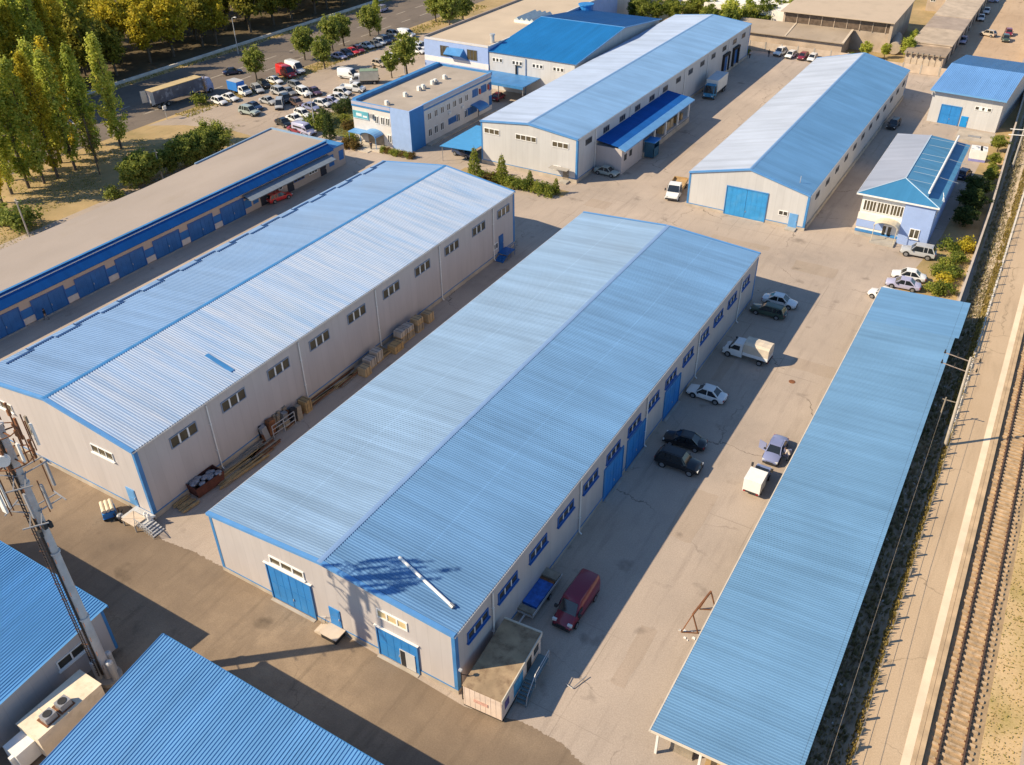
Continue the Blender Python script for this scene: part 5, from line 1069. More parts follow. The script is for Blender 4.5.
for i, (k, c, u, v, lab) in enumerate((('suv','white',780,55,'white tall car first in the row by the far concrete fence'),('hatch','white',790.5,57.5,'white hatchback between the tall white car and the red car by the fence'),('hatch','maroon',802.5,59,'dark red car in the row by the far concrete fence'),('hatch','white',812,60.5,'white car half hidden by the pale roof edge at the far fence'))):
    car(k, c, *((-58.71, 224.81),(-55.82, 223.85),(-52.91, 223.94),(-50.55, 223.75))[i], -100+i*3, lab)
for k, c, x, y, d, lab in (('hatch','lilac',-21.73, 257.69,-90,'bluish white car nearest the small workshop in the back lane'),('hatch','white',-23.14, 270.69,-95,'white car halfway down the shaded side of the back lane'),('sedan','white',-21.17, 285.45,-85,'white sedan parked against the long old shed wall'),('sedan','white',-20.97, 294.86,-88,'white car behind another white sedan far down the back lane'),('sedan','lilac',-21.82, 310.09,0,'pale car crossing at the far end of the back lane'),('hatch','beige',-17.19, 268.04,160,'beige car standing alone in the sunny back lane'),('hatch','maroon',-12.72, 271.62,-80,'dark red car in the back lane beside the grey roofed sheds'),('hatch','green',-12.67, 264.83,-80,'green car next to a dark red one in the back lane')):
    car(k, c, x, y, d, lab)
car('hatch','darkblue',-8.01, 164.46,80,'dark blue car in the narrow shade between the office house and the shrubs')

# car park
GP = 'cars in the car park'
for k, c, (x, y, d), lab in (
 ('hatch','white',(-152.27, 129.73, -6.73),'white hatchback next to the bare island tree in the car park'),
 ('sedan','white',(-152.17, 132.71, -4.29),'white sedan beside the small blue box truck'),
 ('wagon','silver',(-151.34, 140.27, -25.31),'silver estate car right beside the cab of the blue box truck'),
 ('hatch','black',(-152.54, 143.39, -13.64),'black hatchback between a silver estate and a white sedan near the verge'),
 ('sedan','white',(-152.48, 146.87, -7.18),'white sedan nearest the red delivery van'),
 ('suv','silver',(-145.12, 140.83, -12.18),'silver off-road car in the middle of the car park behind a pale sedan'),
 ('sedan','silver',(-143.25, 135.12, -4.84),'pale silver sedan in the second row of the car park'),
 ('suv','pale_green',(-141.52, 127.84, 1.08),'pale green off-road car alone at the near side of the car park'),
 ('sedan','darkblue',(-143.27, 130.93, -6.01),'dark blue sedan behind the pale green off-road car'),
 ('wagon','grey',(-145.49, 146.42, -9.97),'dark grey estate car behind the white jeep in the car park'),
 ('suv','white',(-140.19, 143.16, -18.9),'white jeep in the middle of the car park'),
 ('sedan','purple',(-138.85, 145.12, -20.78),'dark purple sedan beside the white jeep'),
 ('sedan','grey',(-143.69, 142.02, -12.68),'grey sedan hidden between the silver off-road car and the white jeep'),
 ('hatch','brown',(-136.78, 137.17, -17.47),'brown hatchback alone in the third row of the car park'),
 ('hatch','black',(-140.85, 138.01, -23.77),'black hatchback tucked behind the silver people carrier'),
 ('sedan','black',(-130.49, 126.24, -14.99),'black sedan nearest the end of the garage roof'),
 ('sedan','white',(-130.1, 129.21, -9.45),'white sedan between the black sedan and the white estate by the lamp pole'),
 ('wagon','white',(-130.77, 132.38, -13.22),'white estate car beside the thin lamp pole'),
 ('sedan','slate_blue',(-132.34, 136.62, -6.02),'greyish blue sedan just beyond the thin lamp pole'),
 ('hatch','white',(-131.71, 139.41, 4.21),'small white hatchback in the row along the shrubs'),
 ('sedan','lilac',(-131.1, 141.47, 12.78),'lilac white sedan in the row along the shrubs'),
 ('sedan','white',(-131.57, 144.32, 12.56),'white sedan in the row along the shrubs, next to a white hatchback'),
 ('hatch','white',(-132.99, 147.53, 10.66),'white hatchback in the row along the shrubs beside the white pickup'),
 ('sedan','maroon',(-125.23, 124.47, -8.78),'maroon sedan partly hidden by the corner of the garage roof'),
 ('sedan','lilac',(-152.77, 169.81, -4.83),'pale sedan first in the verge row near the round trees'),
 ('hatch','darkblue',(-152.48, 172.54, -19.69),'dark blue hatchback between a pale sedan and a red car'),
 ('sedan','bright_red',(-152.59, 174.82, -14.79),'bright red sedan in the verge row'),
 ('hatch','maroon',(-152.19, 176.9, -20.38),'dark red hatchback right after the bright red sedan'),
 ('sedan','white',(-152.79, 180.87, -9.9),'white sedan in the middle of the verge row after the dark red hatchback'),
 ('sedan','grey',(-151.87, 183.01, -14.61),'grey sedan in the verge row beside a white hatchback'),
 ('hatch','white',(-152.06, 185.13, -17.43),'white hatchback in the verge row between grey and dark blue cars'),
 ('suv','darkblue',(-151.72, 187.01, -21.96),'dark blue off-road car in the verge row'),
 ('sedan','black',(-152.1, 189.65, -20.85),'black sedan in the verge row behind the tall bushy tree'),
 ('hatch','silver',(-154.23, 193.74, -11.58),'silver hatchback near the far end of the verge row'),
 ('sedan','black',(-152.49, 194.09, -21.49),'black sedan at the far end of the verge row before the white van'),
 ('sedan','white',(-138.43, 183.34, -5.07),'white sedan nearest the annexe corner, front of three'),
 ('suv','white',(-139.58, 185.36, -5.31),'white off-road car between two other cars at the annexe corner'),
 ('hatch','silver',(-140.19, 187.73, -8.19),'silver hatchback last of the three cars at the annexe corner'),
 ('hatch','white',(-140.33, 175.09, -9.4),'white hatchback behind the tall bushy tree'),
 ('hatch','beige',(-139.81, 169.45, -5.79),'beige hatchback beside the reddish conifer'),
):
    car(k, c, x, y, d, lab, GP)
car('minivan', 'silver', -139.17, 134.36, -50.81, 'silver people carrier facing the garages in the car park', GP)
van('bright_red', -153.6, 152.06, -13.47, 'bright red delivery van beside a white one', 5.8, 2.1, 2.6)
van('white', -153.97, 155.54, -14, 'white delivery van beside the bright red one', 5.8, 2.1, 2.6)
van('white', -139.61, 157.93, 0.86, 'white delivery van behind the green topped box truck', 5.4, 2.0, 2.3)
van('white', -150.41, 194.63, 2.88, 'white van at the far end of the verge row', 5.0, 2.0, 2.1)
van('lilac', -123.34, 124.55, -5.33, 'greyish lilac minibus behind the end of the garage row', 5.2, 2.0, 2.2, True)
truck('white', -134.07, 156.58, -142.73, 'white truck with a green topped box body behind the office', 1.7, 4.2, 2.2, .9, 2.1, M('pale_box', (.60,.56,.46), .7, .1), 'box', .7, 2.2, roofmat=M('green_tarp', (.20,.28,.20), .8, .15))
truck('white', -132.56, 150.63, 16.52, 'white open pickup nearest the white office wall', 1.7, 3.0, 2.0, .85, .5, m_white, 'open', .9, 2.0)
truck('white', -153.39, 137.06, -5.76, 'small truck with a bright blue box body and white cab', 1.7, 3.4, 2.1, .85, 1.95, M('blue_box', (.03,.20,.62), .5, .06), 'box', .7, 2.1, roofmat=M('box_roof_grey', (.45,.46,.47), .6, .1))
car('sedan','white',-168.22, 103.43, 29.2,'white sedan on the road seen between the poplar trunks')
car('sedan','darkblue',-166.28, 147.34, 58.28,'dark sedan driving on the shaded road beside the verge')
car('minivan','lilac',-174.16, 214.86, 97.34,'pale minivan on the road beside the tall single poplar')
# semi-trailer
sx, sy, sd = -161.81, 128.52, 85.94
T = thing('semi_trailer_truck', 'long articulated lorry with a tan topped grey trailer parked on the shaded road', 'lorry', (sx,sy,0), math.radians(sd))
m_tr = M('trailer_side', (.12,.12,.15), .6, .3, .6, dirt=((.45,.45,.50), .45, .52, .62, .7))
b = MB(); b.box(-8.2,4.6,-1.25,1.25,1.15,3.75); b.build('trailer_body', m_tr, T)
b = MB(); b.box(-8.25,4.65,-1.28,1.28,3.752,3.85); b.build('trailer_roof', M('tan_tarp', (.50,.38,.20), .8, .1, .6), T)
b = MB(); b.ext([(-8.26,-1.25,1.2),(-8.26,-1.25,3.7),(-9.3,-1.6,3.7),(-9.3,-1.6,1.2)], (.05,0,0)); b.ext([(-8.26,1.25,1.2),(-8.26,1.25,3.7),(-9.3,1.7,3.7),(-9.3,1.7,1.2)], (.05,0,0)); b.build('rear_door', m_lgrey, T)
b = MB(); b.box(-8,7.2,-.4,.4,.8,1.14); b.build('chassis', m_plast, T)
b = MB(); b.loft([[(xx,-1.2,.5),(xx,-1.22,1.8),(xx,-1.05*k,z),(xx,1.05*k,z),(xx,1.22,1.8),(xx,1.2,.5)] for xx, z, k in ((5.0,3.2,.95),(5.3,3.3,1),(6.7,3.2,1),(7.1,2.0,1.05),(7.2,.8,1))]); b.build('cab', P['lilac'], T, smooth=30)
b = MB(); b.ext([(6.78,-1.0,3.05),(7.08,-1.05,2.1),(7.08,1.05,2.1),(6.78,1.0,3.05)], (.06,0,0)); b.build('windscreen', m_cglass, T)
add_wheels(T, .5, (6.3,3.2,-5.0,-6.2,-7.4), 2.5)

# flat trailer with a blue tarpaulin beside the red van
T = thing('flat_trailer', 'flat trailer loaded with blue sheeting along the shaded wall', 'trailer', (*(-25.18, 45.42, 90.5)[:2],.0), math.radians((-25.18, 45.42, 90.5)[2]))
b = MB(); b.box(-2.7,2.7,-.8,.8,.55,.68); b.bar((-2.7,0,.5),(-4.0,0,.45),.12); b.box(-2.7,2.7,-.84,-.78,.68,.95); b.box(-2.7,2.7,.78,.84,.68,.95); b.build('frame', m_lgrey, T)
b = MB(); b.box(-1.8,1.2,-.7,.7,.70,.98); b.build('cover', M('blue_sheeting', (.02,.12,.45), .5, .35, 2.5), T); b = MB(); b.box(1.6,2.5,-.76,.76,.7,1.15); b.box(-2.6,-2.0,-.76,.76,.7,.9); b.build('crate', m_wood2, T); b = MB(); b.box(1.2,1.5,-.7,.7,.7,1.0); b.build('tool_box', m_rust, T)
add_wheels(T, .3, (.3,), 1.7)

# rusty trestle
def th(name, label, cat, x, y, rz=0, grp=None, z=0): return thing(name, label, cat, (x,y,z), rz, grp)
T = th('trestle', 'rusty steel trestle of two triangular legs standing on the sunny yard', 'trestle', -12.43, 48.5, 0)
qx, qy = -12.02, 51.59
b = MB(); a0, a1 = (0,0,2.35), (qx+12.43,qy-48.5,2.35); b.bar(a0,a1,.15); b.build('beam', m_rust, T)
for p in (a0, a1):
    b = MB(); q = ((p[0]-.65,p[1]-.3,.02),(p[0]+.6,p[1]+.3,.02)); b.bar(p,q[0],.09); b.bar(p,q[1],.09); b.bar(q[0],q[1],.08); b.build('leg', m_rust, T)
b = MB()
for i in range(7):
    x, y, w_ = rnd.uniform(-1.3,1.3), rnd.uniform(-.7,.7), rnd.uniform(.05,.13); b.ext([(x-w_,y-w_*.7,.004),(x+w_*1.3,y-w_,.004),(x+w_,y+w_*.8,.004),(x-w_*.8,y+w_,.004)], (0,0,.05))
tag(obj('paper_scraps', b.mesh('paper_scraps', m_white), None, (*(-12.16, 48.29),0)), 'scattered white scraps lying on the ground by the rusty trestle', 'litter')
T = th('bent_bar', 'bent steel handrail bar lying at the edge of the shade', 'bar', -18.46, 39.25); b = MB(); b.path([(-.55,-.5,.1),(.1,-.6,.1),(.55,.9,.25)], .04); b.build('bar', m_grey, T)

# goods stacked in the alley along the big warehouse wall
def alley(u, v): pass
T = th('waste_skip', 'rusty brown waste skip heaped with silvery bags in the alley', 'skip', -61.47, 40.87, 1.5)
b = MB(); b.ext([(-1.6,-.8,.1),(1.6,-.8,.1),(1.75,-.9,1.35),(-1.75,-.9,1.35)], (0,.08,0)); b.ext([(-1.6,.8,.1),(1.6,.8,.1),(1.75,.9,1.35),(-1.75,.9,1.35)], (0,-.08,0)); b.box(-1.6,1.6,-.8,.8,.1,.2); b.ext([(-1.6,-.78,.1),(-1.6,.78,.1),(-1.75,.88,1.35),(-1.75,-.88,1.35)], (.08,0,0)); b.ext([(1.6,-.78,.1),(1.6,.78,.1),(1.75,.88,1.35),(1.75,-.88,1.35)], (-.08,0,0)); b.build('body', M('skip_rust', (.10,.032,.022), .8, .3, 1), T)
r5 = random.Random(5)
for i in range(14):
    b = MB(); b.ball((-1.3+i*.2,r5.uniform(-.55,.55),1.22),r5.uniform(.3,.5),u=7,w=5,sq=(1,.9,.6)); tag(obj('waste_bag', b.mesh('waste_bag', M('silver_bag', (.26,.27,.31), .35, .4, 4, metal=.3), 60), None, T.location, T.rotation_euler.z), 'crumpled silvery rubbish bag heaped in the rusty waste skip', 'bag', 'bags in the waste skip')
def boards(x, y, rz, n, L, label, mat, seed):
    r = random.Random(seed); T = thing('board_pile', label, 'timber', (x,y,0), rz)
    for i in range(n):
        b = MB(); a = r.uniform(-.06,.06); yy = (i%7-3)*.27+r.uniform(-.06,.06); z = .12+(i//6)*.09; l = L*r.uniform(.7,1)/2
        b.ext([(-l,yy-.1-a*l,z),(l,yy-.1+a*l,z),(l,yy+.1+a*l,z),(-l,yy+.1-a*l,z)], (0,0,.06)); b.build('board', mat[i%len(mat)], T)
boards(-60.48, 44.48, 1.53, 16, 7.0, 'long pile of loose timber boards next to the waste skip', [m_wood, m_wood2, m_wood], 1)
boards(-60.91, 47.99, 1.56, 10, 5.0, 'shorter pile of brown boards before the scrap heap', [m_wood2, m_rust], 2)
boards(-62.32, 61.02, 1.56, 14, 8.0, 'long pile of rusty brown boards behind the scrap heap', [m_rust, m_wood, m_wood2], 3)
boards(-61.27, 37.92, 1.5, 8, 2.2, 'low pale pallet boards at the start of the alley', [m_wood], 4)
boards(-61.2, 69.33, 1.55, 8, 2.4, 'low pallet boards between wrapped bales and crates', [m_wood], 6)
T = th('scrap_heap', 'heap of tangled scrap with a metal rack in the alley', 'scrap', -61.9, 51.8, 1.5)
for i in range(34):
    b = MB(); x, y = r5.uniform(-2.5,2.5), r5.uniform(-.7,1.0); h_ = r5.uniform(.12,.35); b.box(x-h_,x+h_*1.4,y-h_,y+h_,0,r5.uniform(.4,2.0)); o = b.build('scrap_piece', [m_rust, m_wood2, m_dark, m_grey][i%4], T); o.rotation_euler = (r5.uniform(-.15,.15), r5.uniform(-.15,.15), 0)
b = MB()
for x in (-1.6,0,1.6): b.bar((x,-1.0,0),(x,-1.0,1.7),.07)
for z in (.6,1.2,1.7): b.bar((-1.6,-1.0,z),(1.6,-1.0,z),.06)
b.build('rack', m_lgrey, T)
for k, (x, y, L_) in enumerate(((-60.67, 46.41,5.5),(-62.18, 58.56,4.5),(-61.82, 62.98,5.0),(-61.85, 53.5,3.5))):
    boards(x, y, 1.5+.06*k, 9, L_, ['low tangle of boards right before the scrap heap','low tangle of boards beyond the orange drum','low tangle of boards behind the rusty pile','low tangle of boards between scrap heap and drum'][k], [m_wood2, m_rust, m_wood], 20+k)
T = th('oil_drum', 'orange rusty drum standing between scrap heap and crates', 'drum', -61.48, 54.56); b = MB(); b.tube((0,0,0),(0,0,.9),.3,n=14); b.tube((0,0,.3),(0,0,.33),.32,n=14); b.tube((0,0,.6),(0,0,.63),.32,n=14); b.build('shell', M('orange_rust', (.30,.10,.02), .7, .3, 3), T, smooth=40)
def bale(x, y, w, h, mat, label, grp, z=0, straps=True, rz=.02):
    T = thing('crate' if mat is not m_card else 'carton', label, 'crate', (x,y,z), rz, grp); b = MB(); b.box(-.6,.6,-w/2,w/2,.0,.13); b.build('pallet', m_wood, T)
    b = MB(); b.box(-.58,.58,-w/2+.02,w/2-.02,.131,h); b.build('load', mat, T)
    b = MB()
    for y in (-w*.25,w*.25): b.box(-.59,.59,y-.03,y+.03,.14,h+.01)
    b.build('strap', m_plast, T)
m_wrap = M('grey_wrap', (.46,.41,.36), .6, .2, 1.5)
for i, (x, y, w, h, mt, lab, z) in enumerate(((-61.55, 55.81,1.1,1.5,m_wood,'yellowish crate stack beside the orange drum',0),(-60.27, 64.84,1.3,1.1,m_card,'light brown carton standing forward of the wrapped bales',0),(-60.82, 66.49,1.4,1.2,m_wrap,'grey wrapped bale behind the forward brown carton',0),(-60.9, 67.96,1.3,1.5,m_wrap,'tall grey wrapped bale before the low pallet boards',0),(-60.24, 70.93,2.0,1.0,m_wood,'long low timber crate after the pallet boards',0),(-60.81, 72.73,1.5,.9,m_wood,'timber crate under a grey wrapped bale, nearer one',0),(-60.81, 72.73,1.4,.9,m_wrap,'grey wrapped bale on top of the nearer timber crate',.92),(-60.82, 74.23,1.6,.9,m_wood,'timber crate under a grey wrapped bale, farther one',0),(-60.82, 74.23,1.5,.8,m_wrap,'grey wrapped bale on top of the farther timber crate',.92),(-60.76, 76.21,1.5,1.0,m_wood,'timber crate carrying the last upper bale of the row',0),(-60.76, 76.21,1.4,.8,m_card,'brown bale on top of the last stacked timber crate',1.02),(-60.89, 78.72,1.4,1.3,m_card,'brown carton standing alone at the end of the row'  ,0))):
    bale(x, y, w*.9, h, m_wood2 if mt is m_wood and i % 2 else mt, lab, 'crates and bales along the alley', z)

# gear at the corner of the big warehouse
T = th('barrow', 'blue cart loaded with white rolls at the big warehouse corner', 'cart', -66.64, 33.14, -.5)
b = MB(); b.box(-.9,.9,-.6,.6,.45,1.0); b.box(-.95,.95,-.65,.65,.4,.45); b.build('body', m_gate, T); add_wheels(T, .25, (-.6,.6), 1.2)
b = MB()
for i in range(3): b.tube((-.8,-.4+i*.4,1.2),(.8,-.4+i*.4,1.2),.19,n=10)
b.build('roll', M('cream_roll', (.70,.58,.42), .7, .08), T)
T = th('scrap_pile', 'tangle of dark steel frames beside the blue cart', 'scrap', -65.33, 33.26, -.5)
b = MB()
for i in range(12): b.bar((r5.uniform(-.7,.7),r5.uniform(-.5,.5),0),(r5.uniform(-.7,.7),r5.uniform(-.5,.5),r5.uniform(.5,1.1)),.08)
b.build('frame', m_dark, T); b = MB(); b.ball((.2,.1,.5),.35); b.build('motor', m_grey, T)
T = th('work_table', 'square pale work table standing outside the small blue door', 'table', -63.3, 33.5, -.02)
b = MB(); b.box(-.95,.95,-.7,.7,.8,.88); b.bar((-.9,-.65,.9),(.9,.65,.9),.03); b.bar((-.9,.65,.9),(.9,-.65,.9),.03); b.build('tabletop', M('ply_top', (.58,.48,.38), .8, .12), T)
for x in (-.85,.85):
    for y in (-.6,.6): b = MB(); b.box(x-.05,x+.05,y-.05,y+.05,0,.8); b.build('leg', m_grey, T)
T = th('gas_bottle', 'pair of white gas bottles at the blue corner trim', 'bottle', -62.26, 33.95)
for x in (-.2,.25): b = MB(); b.tube((x,.3,0),(x,.3,1.3),.18,n=12); b.tube((x,.3,1.3),(x,.3,1.5),.15,.06,n=12); b.build('cylinder', m_white, T, smooth=40)

# ------------------------------------------------------------------ people
SKIN = M('skin', (.45,.27,.18), .6, .05); HAIR = M('hair', (.03,.02,.015), .8, .1)
def person(x, y, deg, label, shirt, trousers, pose='stand', z=0):
    J = {'pelvis':(0,0,.95),'waist':(0,0,1.1),'chest':(0,0,1.35),'neck':(0,0,1.5),'head':(.02,0,1.6),'crown':(.02,0,1.74)}
    E = [('pelvis','waist'),('waist','chest'),('chest','neck'),('neck','head'),('head','crown')]; Rr = {'pelvis':.16,'waist':.14,'chest':.17,'neck':.06,'head':.1,'crown':.07}
    step = {'stand':.05,'walk':.28,'bend':.1}[pose]
    if pose == 'bend':
        for k, (dx, dz) in dict(waist=(.1,-.03), chest=(.33,-.12), neck=(.45,-.17), head=(.55,-.2), crown=(.66,-.26)).items(): J[k] = (J[k][0]+dx, 0, J[k][2]+dz)
    cx, cz = J['chest'][0], J['chest'][2]
    for s, n in ((1,'l'),(-1,'r')):
        d = s*step
        J['hip'+n] = (0,s*.1,.88); J['knee'+n] = (d*.5+.03,s*.11,.48); J['ank'+n] = (d,s*.11,.09); J['toe'+n] = (d+.17,s*.13,.05)
        J['sh'+n] = (cx,s*.2,cz+.06); J['elb'+n] = (cx-d*.6+(.1 if pose == 'bend' else 0),s*.27,cz-.22); J['wri'+n] = (cx-d*.9+(.28 if pose == 'bend' else .06),s*.26,cz-.44); J['han'+n] = (cx-d*.9+(.33 if pose == 'bend' else .08),s*.255,cz-.56)
        E += [('pelvis','hip'+n),('hip'+n,'knee'+n),('knee'+n,'ank'+n),('ank'+n,'toe'+n),('chest','sh'+n),('sh'+n,'elb'+n),('elb'+n,'wri'+n),('wri'+n,'han'+n)]
        Rr.update({'hip'+n:.105,'knee'+n:.075,'ank'+n:.055,'toe'+n:.05,'sh'+n:.075,'elb'+n:.055,'wri'+n:.04,'han'+n:.045})
    ks = list(J); me = bpy.data.meshes.new('person_rig'); me.from_pydata([J[k] for k in ks], [(ks.index(a), ks.index(c)) for a, c in E], [])
    o = bpy.data.objects.new('person_rig', me); C.objects.link(o); mo = o.modifiers.new('s', 'SKIN'); sv = me.skin_vertices[0].data
    for i, k in enumerate(ks): sv[i].radius = (Rr[k], Rr[k]*(1.25 if k in ('chest','waist','pelvis') else 1)); sv[i].use_root = (k == 'pelvis')
    sb = o.modifiers.new('d', 'SUBSURF'); sb.levels = 1; sb.render_levels = 1
    dg = bpy.context.evaluated_depsgraph_get(); m2 = bpy.data.meshes.new_from_object(o.evaluated_get(dg)); bpy.data.objects.remove(o)
    m2.name = 'person'; m2.materials.clear()
    for q in (SKIN, shirt, trousers, m_tyre): m2.materials.append(q)
    for p_ in m2.polygons:
        c_ = p_.center; hx = math.hypot(c_.x-J['hanl'][0], c_.z-J['hanl'][2])
        arm = abs(c_.y) > .2 and c_.z < J['elbl'][2]+.02 and c_.z > .7
        p_.material_index = 3 if c_.z < .11 else 0 if arm else 2 if c_.z < .96 and not arm else 0 if (c_.x-J['neck'][0])*.6+(c_.z-J['neck'][2]) > -.01 and abs(c_.y) < .14 else 1
        p_.use_smooth = True
    P_ = tag(obj('person', m2, None, (x,y,z), math.radians(deg)), label, 'person')
    b = MB(); h = J['head']; b.ball((h[0]-.025,0,h[2]+.07),.125,u=10,w=7,sq=(1,.9,.95)); b.build('hair', HAIR, P_, smooth=60)
    b = MB(); b.ball((h[0]+.115,0,h[2]+.0),.022); 
    for s in (-1,1): b.ball((h[0]+.01,s*.108,h[2]+.01),.025)
    b.build('face', SKIN, P_); b = MB()
    for s in (-1,1): b.ball((h[0]+.1,s*.036,h[2]+.035),.012)
    b.build('eye', m_dark, P_)
    return P_
navy = M('navy_cloth', (.03,.035,.06), .9, .15); blackc = M('black_cloth', (.015,.015,.018), .9, .1); lightc = M('light_cloth', (.62,.55,.50), .9, .1); greyc = M('grey_cloth', (.14,.14,.16), .9, .15)
person(-11.82, 74.52, 170, 'person in pale top leaning towards the open car door', lightc, navy, 'bend')
person(-104.89, 53.51, 200, 'person in dark clothes walking past the garage gates', blackc, greyc, 'walk')
person(-106.68, 77.14, 160, 'person in black standing before a half open garage gate', blackc, blackc)
person(-106.29, 124.1, -80, 'person in dark clothes at the canopied entrance of the office', navy, blackc)
person(-98.84, 149.8, -60, 'person in black walking beside the long side of the office', blackc, navy, 'walk')
person(-60.62, 221.73, -90, 'person in dark clothes standing near the parked cars by the fence', blackc, navy)
person(-64.37, 218.67, -120, 'person in pale top and dark trousers at the far warehouse corner', lightc, navy)

# ------------------------------------------------------------------ trees and shrubs
l_pop = leafmat('poplar_leaf', (.22,.29,.04), (.46,.50,.08), (.70,.68,.15))
l_yel = leafmat('yellow_poplar_leaf', (.27,.25,.02), (.52,.44,.035), (.70,.56,.07))
l_rnd = leafmat('round_tree_leaf', (.10,.145,.03), (.24,.29,.055), (.42,.43,.10))
l_dark = leafmat('wood_leaf', (.10,.12,.02), (.28,.27,.04), (.52,.45,.07))
l_shrub = leafmat('shrub_leaf', (.09,.14,.025), (.22,.27,.045), (.40,.40,.07))
l_con = leafmat('conifer_leaf', (.03,.06,.018), (.07,.11,.03), (.14,.16,.04))
l_aut = leafmat('reddish_leaf', (.08,.06,.02), (.18,.13,.035), (.32,.2,.06))
def leaf_quad(b, p, s, r, up=.5, c=None):
    n = Vector((r.gauss(0,1), r.gauss(0,1), r.gauss(0,1)+up))
    if c is not None: n += (p-c).normalized()*1.2
    n.normalize(); t = n.orthogonal().normalized(); q = n.cross(t); a = r.uniform(0, 2*PI)
    u = (t*math.cos(a)+q*math.sin(a))*s; v = (q*math.cos(a)-t*math.sin(a))*s*r.uniform(.55,.9)
    b.face([p-u*.5-v*.25, p+v*-.55, p+u*.55, p+v*.5])
def tree_mesh(kind, seed):
    r = random.Random(seed); b = MB(); tk = MB()
    if kind == 'poplar':
        H = 21; tk.tube((0,0,0),(0,0,H*.5),.26,.17,n=8); tk.tube((0,0,H*.5),(0,0,H*.9),.17,.04,n=6)
        cl = []
        for k in range(7):
            a = r.uniform(0,2*PI); z0 = r.uniform(3.5,9); top = z0+r.uniform(6,11); rad = r.uniform(.5,1.2)
            pts = [Vector((0,0,z0-1.2))]+[Vector((rad*math.cos(a)*min(1,t*2.2)*(1-.35*t),rad*math.sin(a)*min(1,t*2.2)*(1-.35*t),z0+(top-z0)*t)) for t in (.15,.4,.7,1)]
            for p, q in zip(pts, pts[1:]): tk.tube(p, q, .06, .04, n=5)
            cl += [(p, .55+.3*r.random()) for p in pts[1:]]
        for i in range(150):
            z = r.uniform(2.4,H); t = (z-2.4)/(H-2.4); R_ = 2.15*min(1,.45+t*2.6)*min(1,(1.03-t)*2.1)**.7; a = r.uniform(0,2*PI); q = math.sqrt(r.random())
            cl.append((Vector((R_*q*math.cos(a),R_*q*math.sin(a),z)), r.uniform(.35,.8)))
        for c_, rad in cl:
            for _ in range(int(30*rad/.55)): leaf_quad(b, c_+Vector((r.gauss(0,rad*.45),r.gauss(0,rad*.45),r.gauss(0,rad*.75))), r.uniform(.28,.55), r, .8, c_)
        return b.mesh('crown', l_pop, fix=False), tk.mesh('trunk', m_bark, 50)
    if kind in ('round', 'wood', 'bushy'):
        H, R_, z0 = (7.0, 2.55, 1.8) if kind == 'round' else (14.0, 4.8, 3.4); n = 84; cs = .68 if kind == 'round' else 1.3
        if kind == 'bushy': H, R_, z0, n, cs = 5.4, 3.0, .7, 90, .7
        tk.tube((0,0,0),(.1,0,z0+.6),.20*H/7,.13*H/7,n=8)
        for i in range(7):
            a = 2*PI*i/7+r.uniform(-.3,.3); q = Vector((R_*.65*math.cos(a),R_*.65*math.sin(a),z0+(H-z0)*r.uniform(.35,.8))); tk.tube((.1,0,z0*r.uniform(.75,1.1)),q,.08*H/7,.025*H/7,n=5)
        for i in range(n):
            v = Vector((r.gauss(0,1),r.gauss(0,1),r.gauss(0,1))).normalized(); k = r.random()**.45*r.choice((.85,1,1,1.06)); c_ = Vector((v.x*R_*k,v.y*R_*k,(H+z0)/2+v.z*(H-z0)/2*k)); rad = cs*r.uniform(.6,1.2)
            if c_.z < (H+z0)/2: c_.x *= .85; c_.y *= .85
            for _ in range(int((46 if kind != 'wood' else 48))): leaf_quad(b, c_+Vector((r.gauss(0,rad*.5),r.gauss(0,rad*.5),r.gauss(0,rad*.42))), r.uniform(.28,.5)*(1 if kind != 'wood' else 1.6), r, .8, c_)
        return b.mesh('crown', l_rnd if kind != 'wood' else l_dark, fix=False), tk.mesh('trunk', m_bark, 50)
    if kind == 'shrub':
        tk.tube((0,0,0),(0,0,.7),.09,.05,n=6)
        for i in range(4): a = i*1.6; tk.tube((0,0,.3),(.5*math.cos(a),.5*math.sin(a),1.1),.05,.02,n=5)
        for i in range(26):
            v = Vector((r.gauss(0,1),r.gauss(0,1),abs(r.gauss(0,1)))).normalized(); k = r.uniform(.55,1.05); c_ = Vector((v.x*k,v.y*k,.25+v.z*1.25*k))
            for _ in range(30): leaf_quad(b, c_+Vector((r.gauss(0,.22),r.gauss(0,.22),r.gauss(0,.2))), r.uniform(.16,.3), r, .8, Vector((0,0,.7)))
        return b.mesh('crown', l_shrub, fix=False), tk.mesh('trunk', m_bark, 50)
    if kind == 'conifer':
        H = 5.2; tk.tube((0,0,0),(0,0,H*.95),.12,.02,n=6)
        for i in range(1500):
            z = .3+(H-.3)*(1-math.sqrt(1-r.random()*.98)); R_ = 1.15*(1-z/H)**.8+.05; a = r.uniform(0,2*PI); q = R_*r.uniform(.6,1.05)*(1+.18*math.sin(z*7+a*3))
            leaf_quad(b, Vector((q*math.cos(a),q*math.sin(a),z)), r.uniform(.16,.3), r)
        return b.mesh('crown', l_con, fix=False), tk.mesh('trunk', m_bark, 50)
    if kind == 'thin':
        H = 9; tk.path([(0,0,0),(.1,0,3),(-.2,.1,6),(-.3,0,9)], .10, 6)
        for i in range(30):
            z = r.uniform(3,9.3); a = r.uniform(0,2*PI); q = r.uniform(.3,1.7)*(1.15-z/10); c_ = Vector((-.2+q*math.cos(a),q*math.sin(a),z)); tk.tube((-.1,0,z-.7),c_,.03,.012,n=4)
            for _ in range(18): leaf_quad(b, c_+Vector((r.gauss(0,.35),r.gauss(0,.35),r.gauss(0,.3))), r.uniform(.14,.26), r)
        return b.mesh('crown', l_aut, fix=False), tk.mesh('trunk', m_bark, 50)
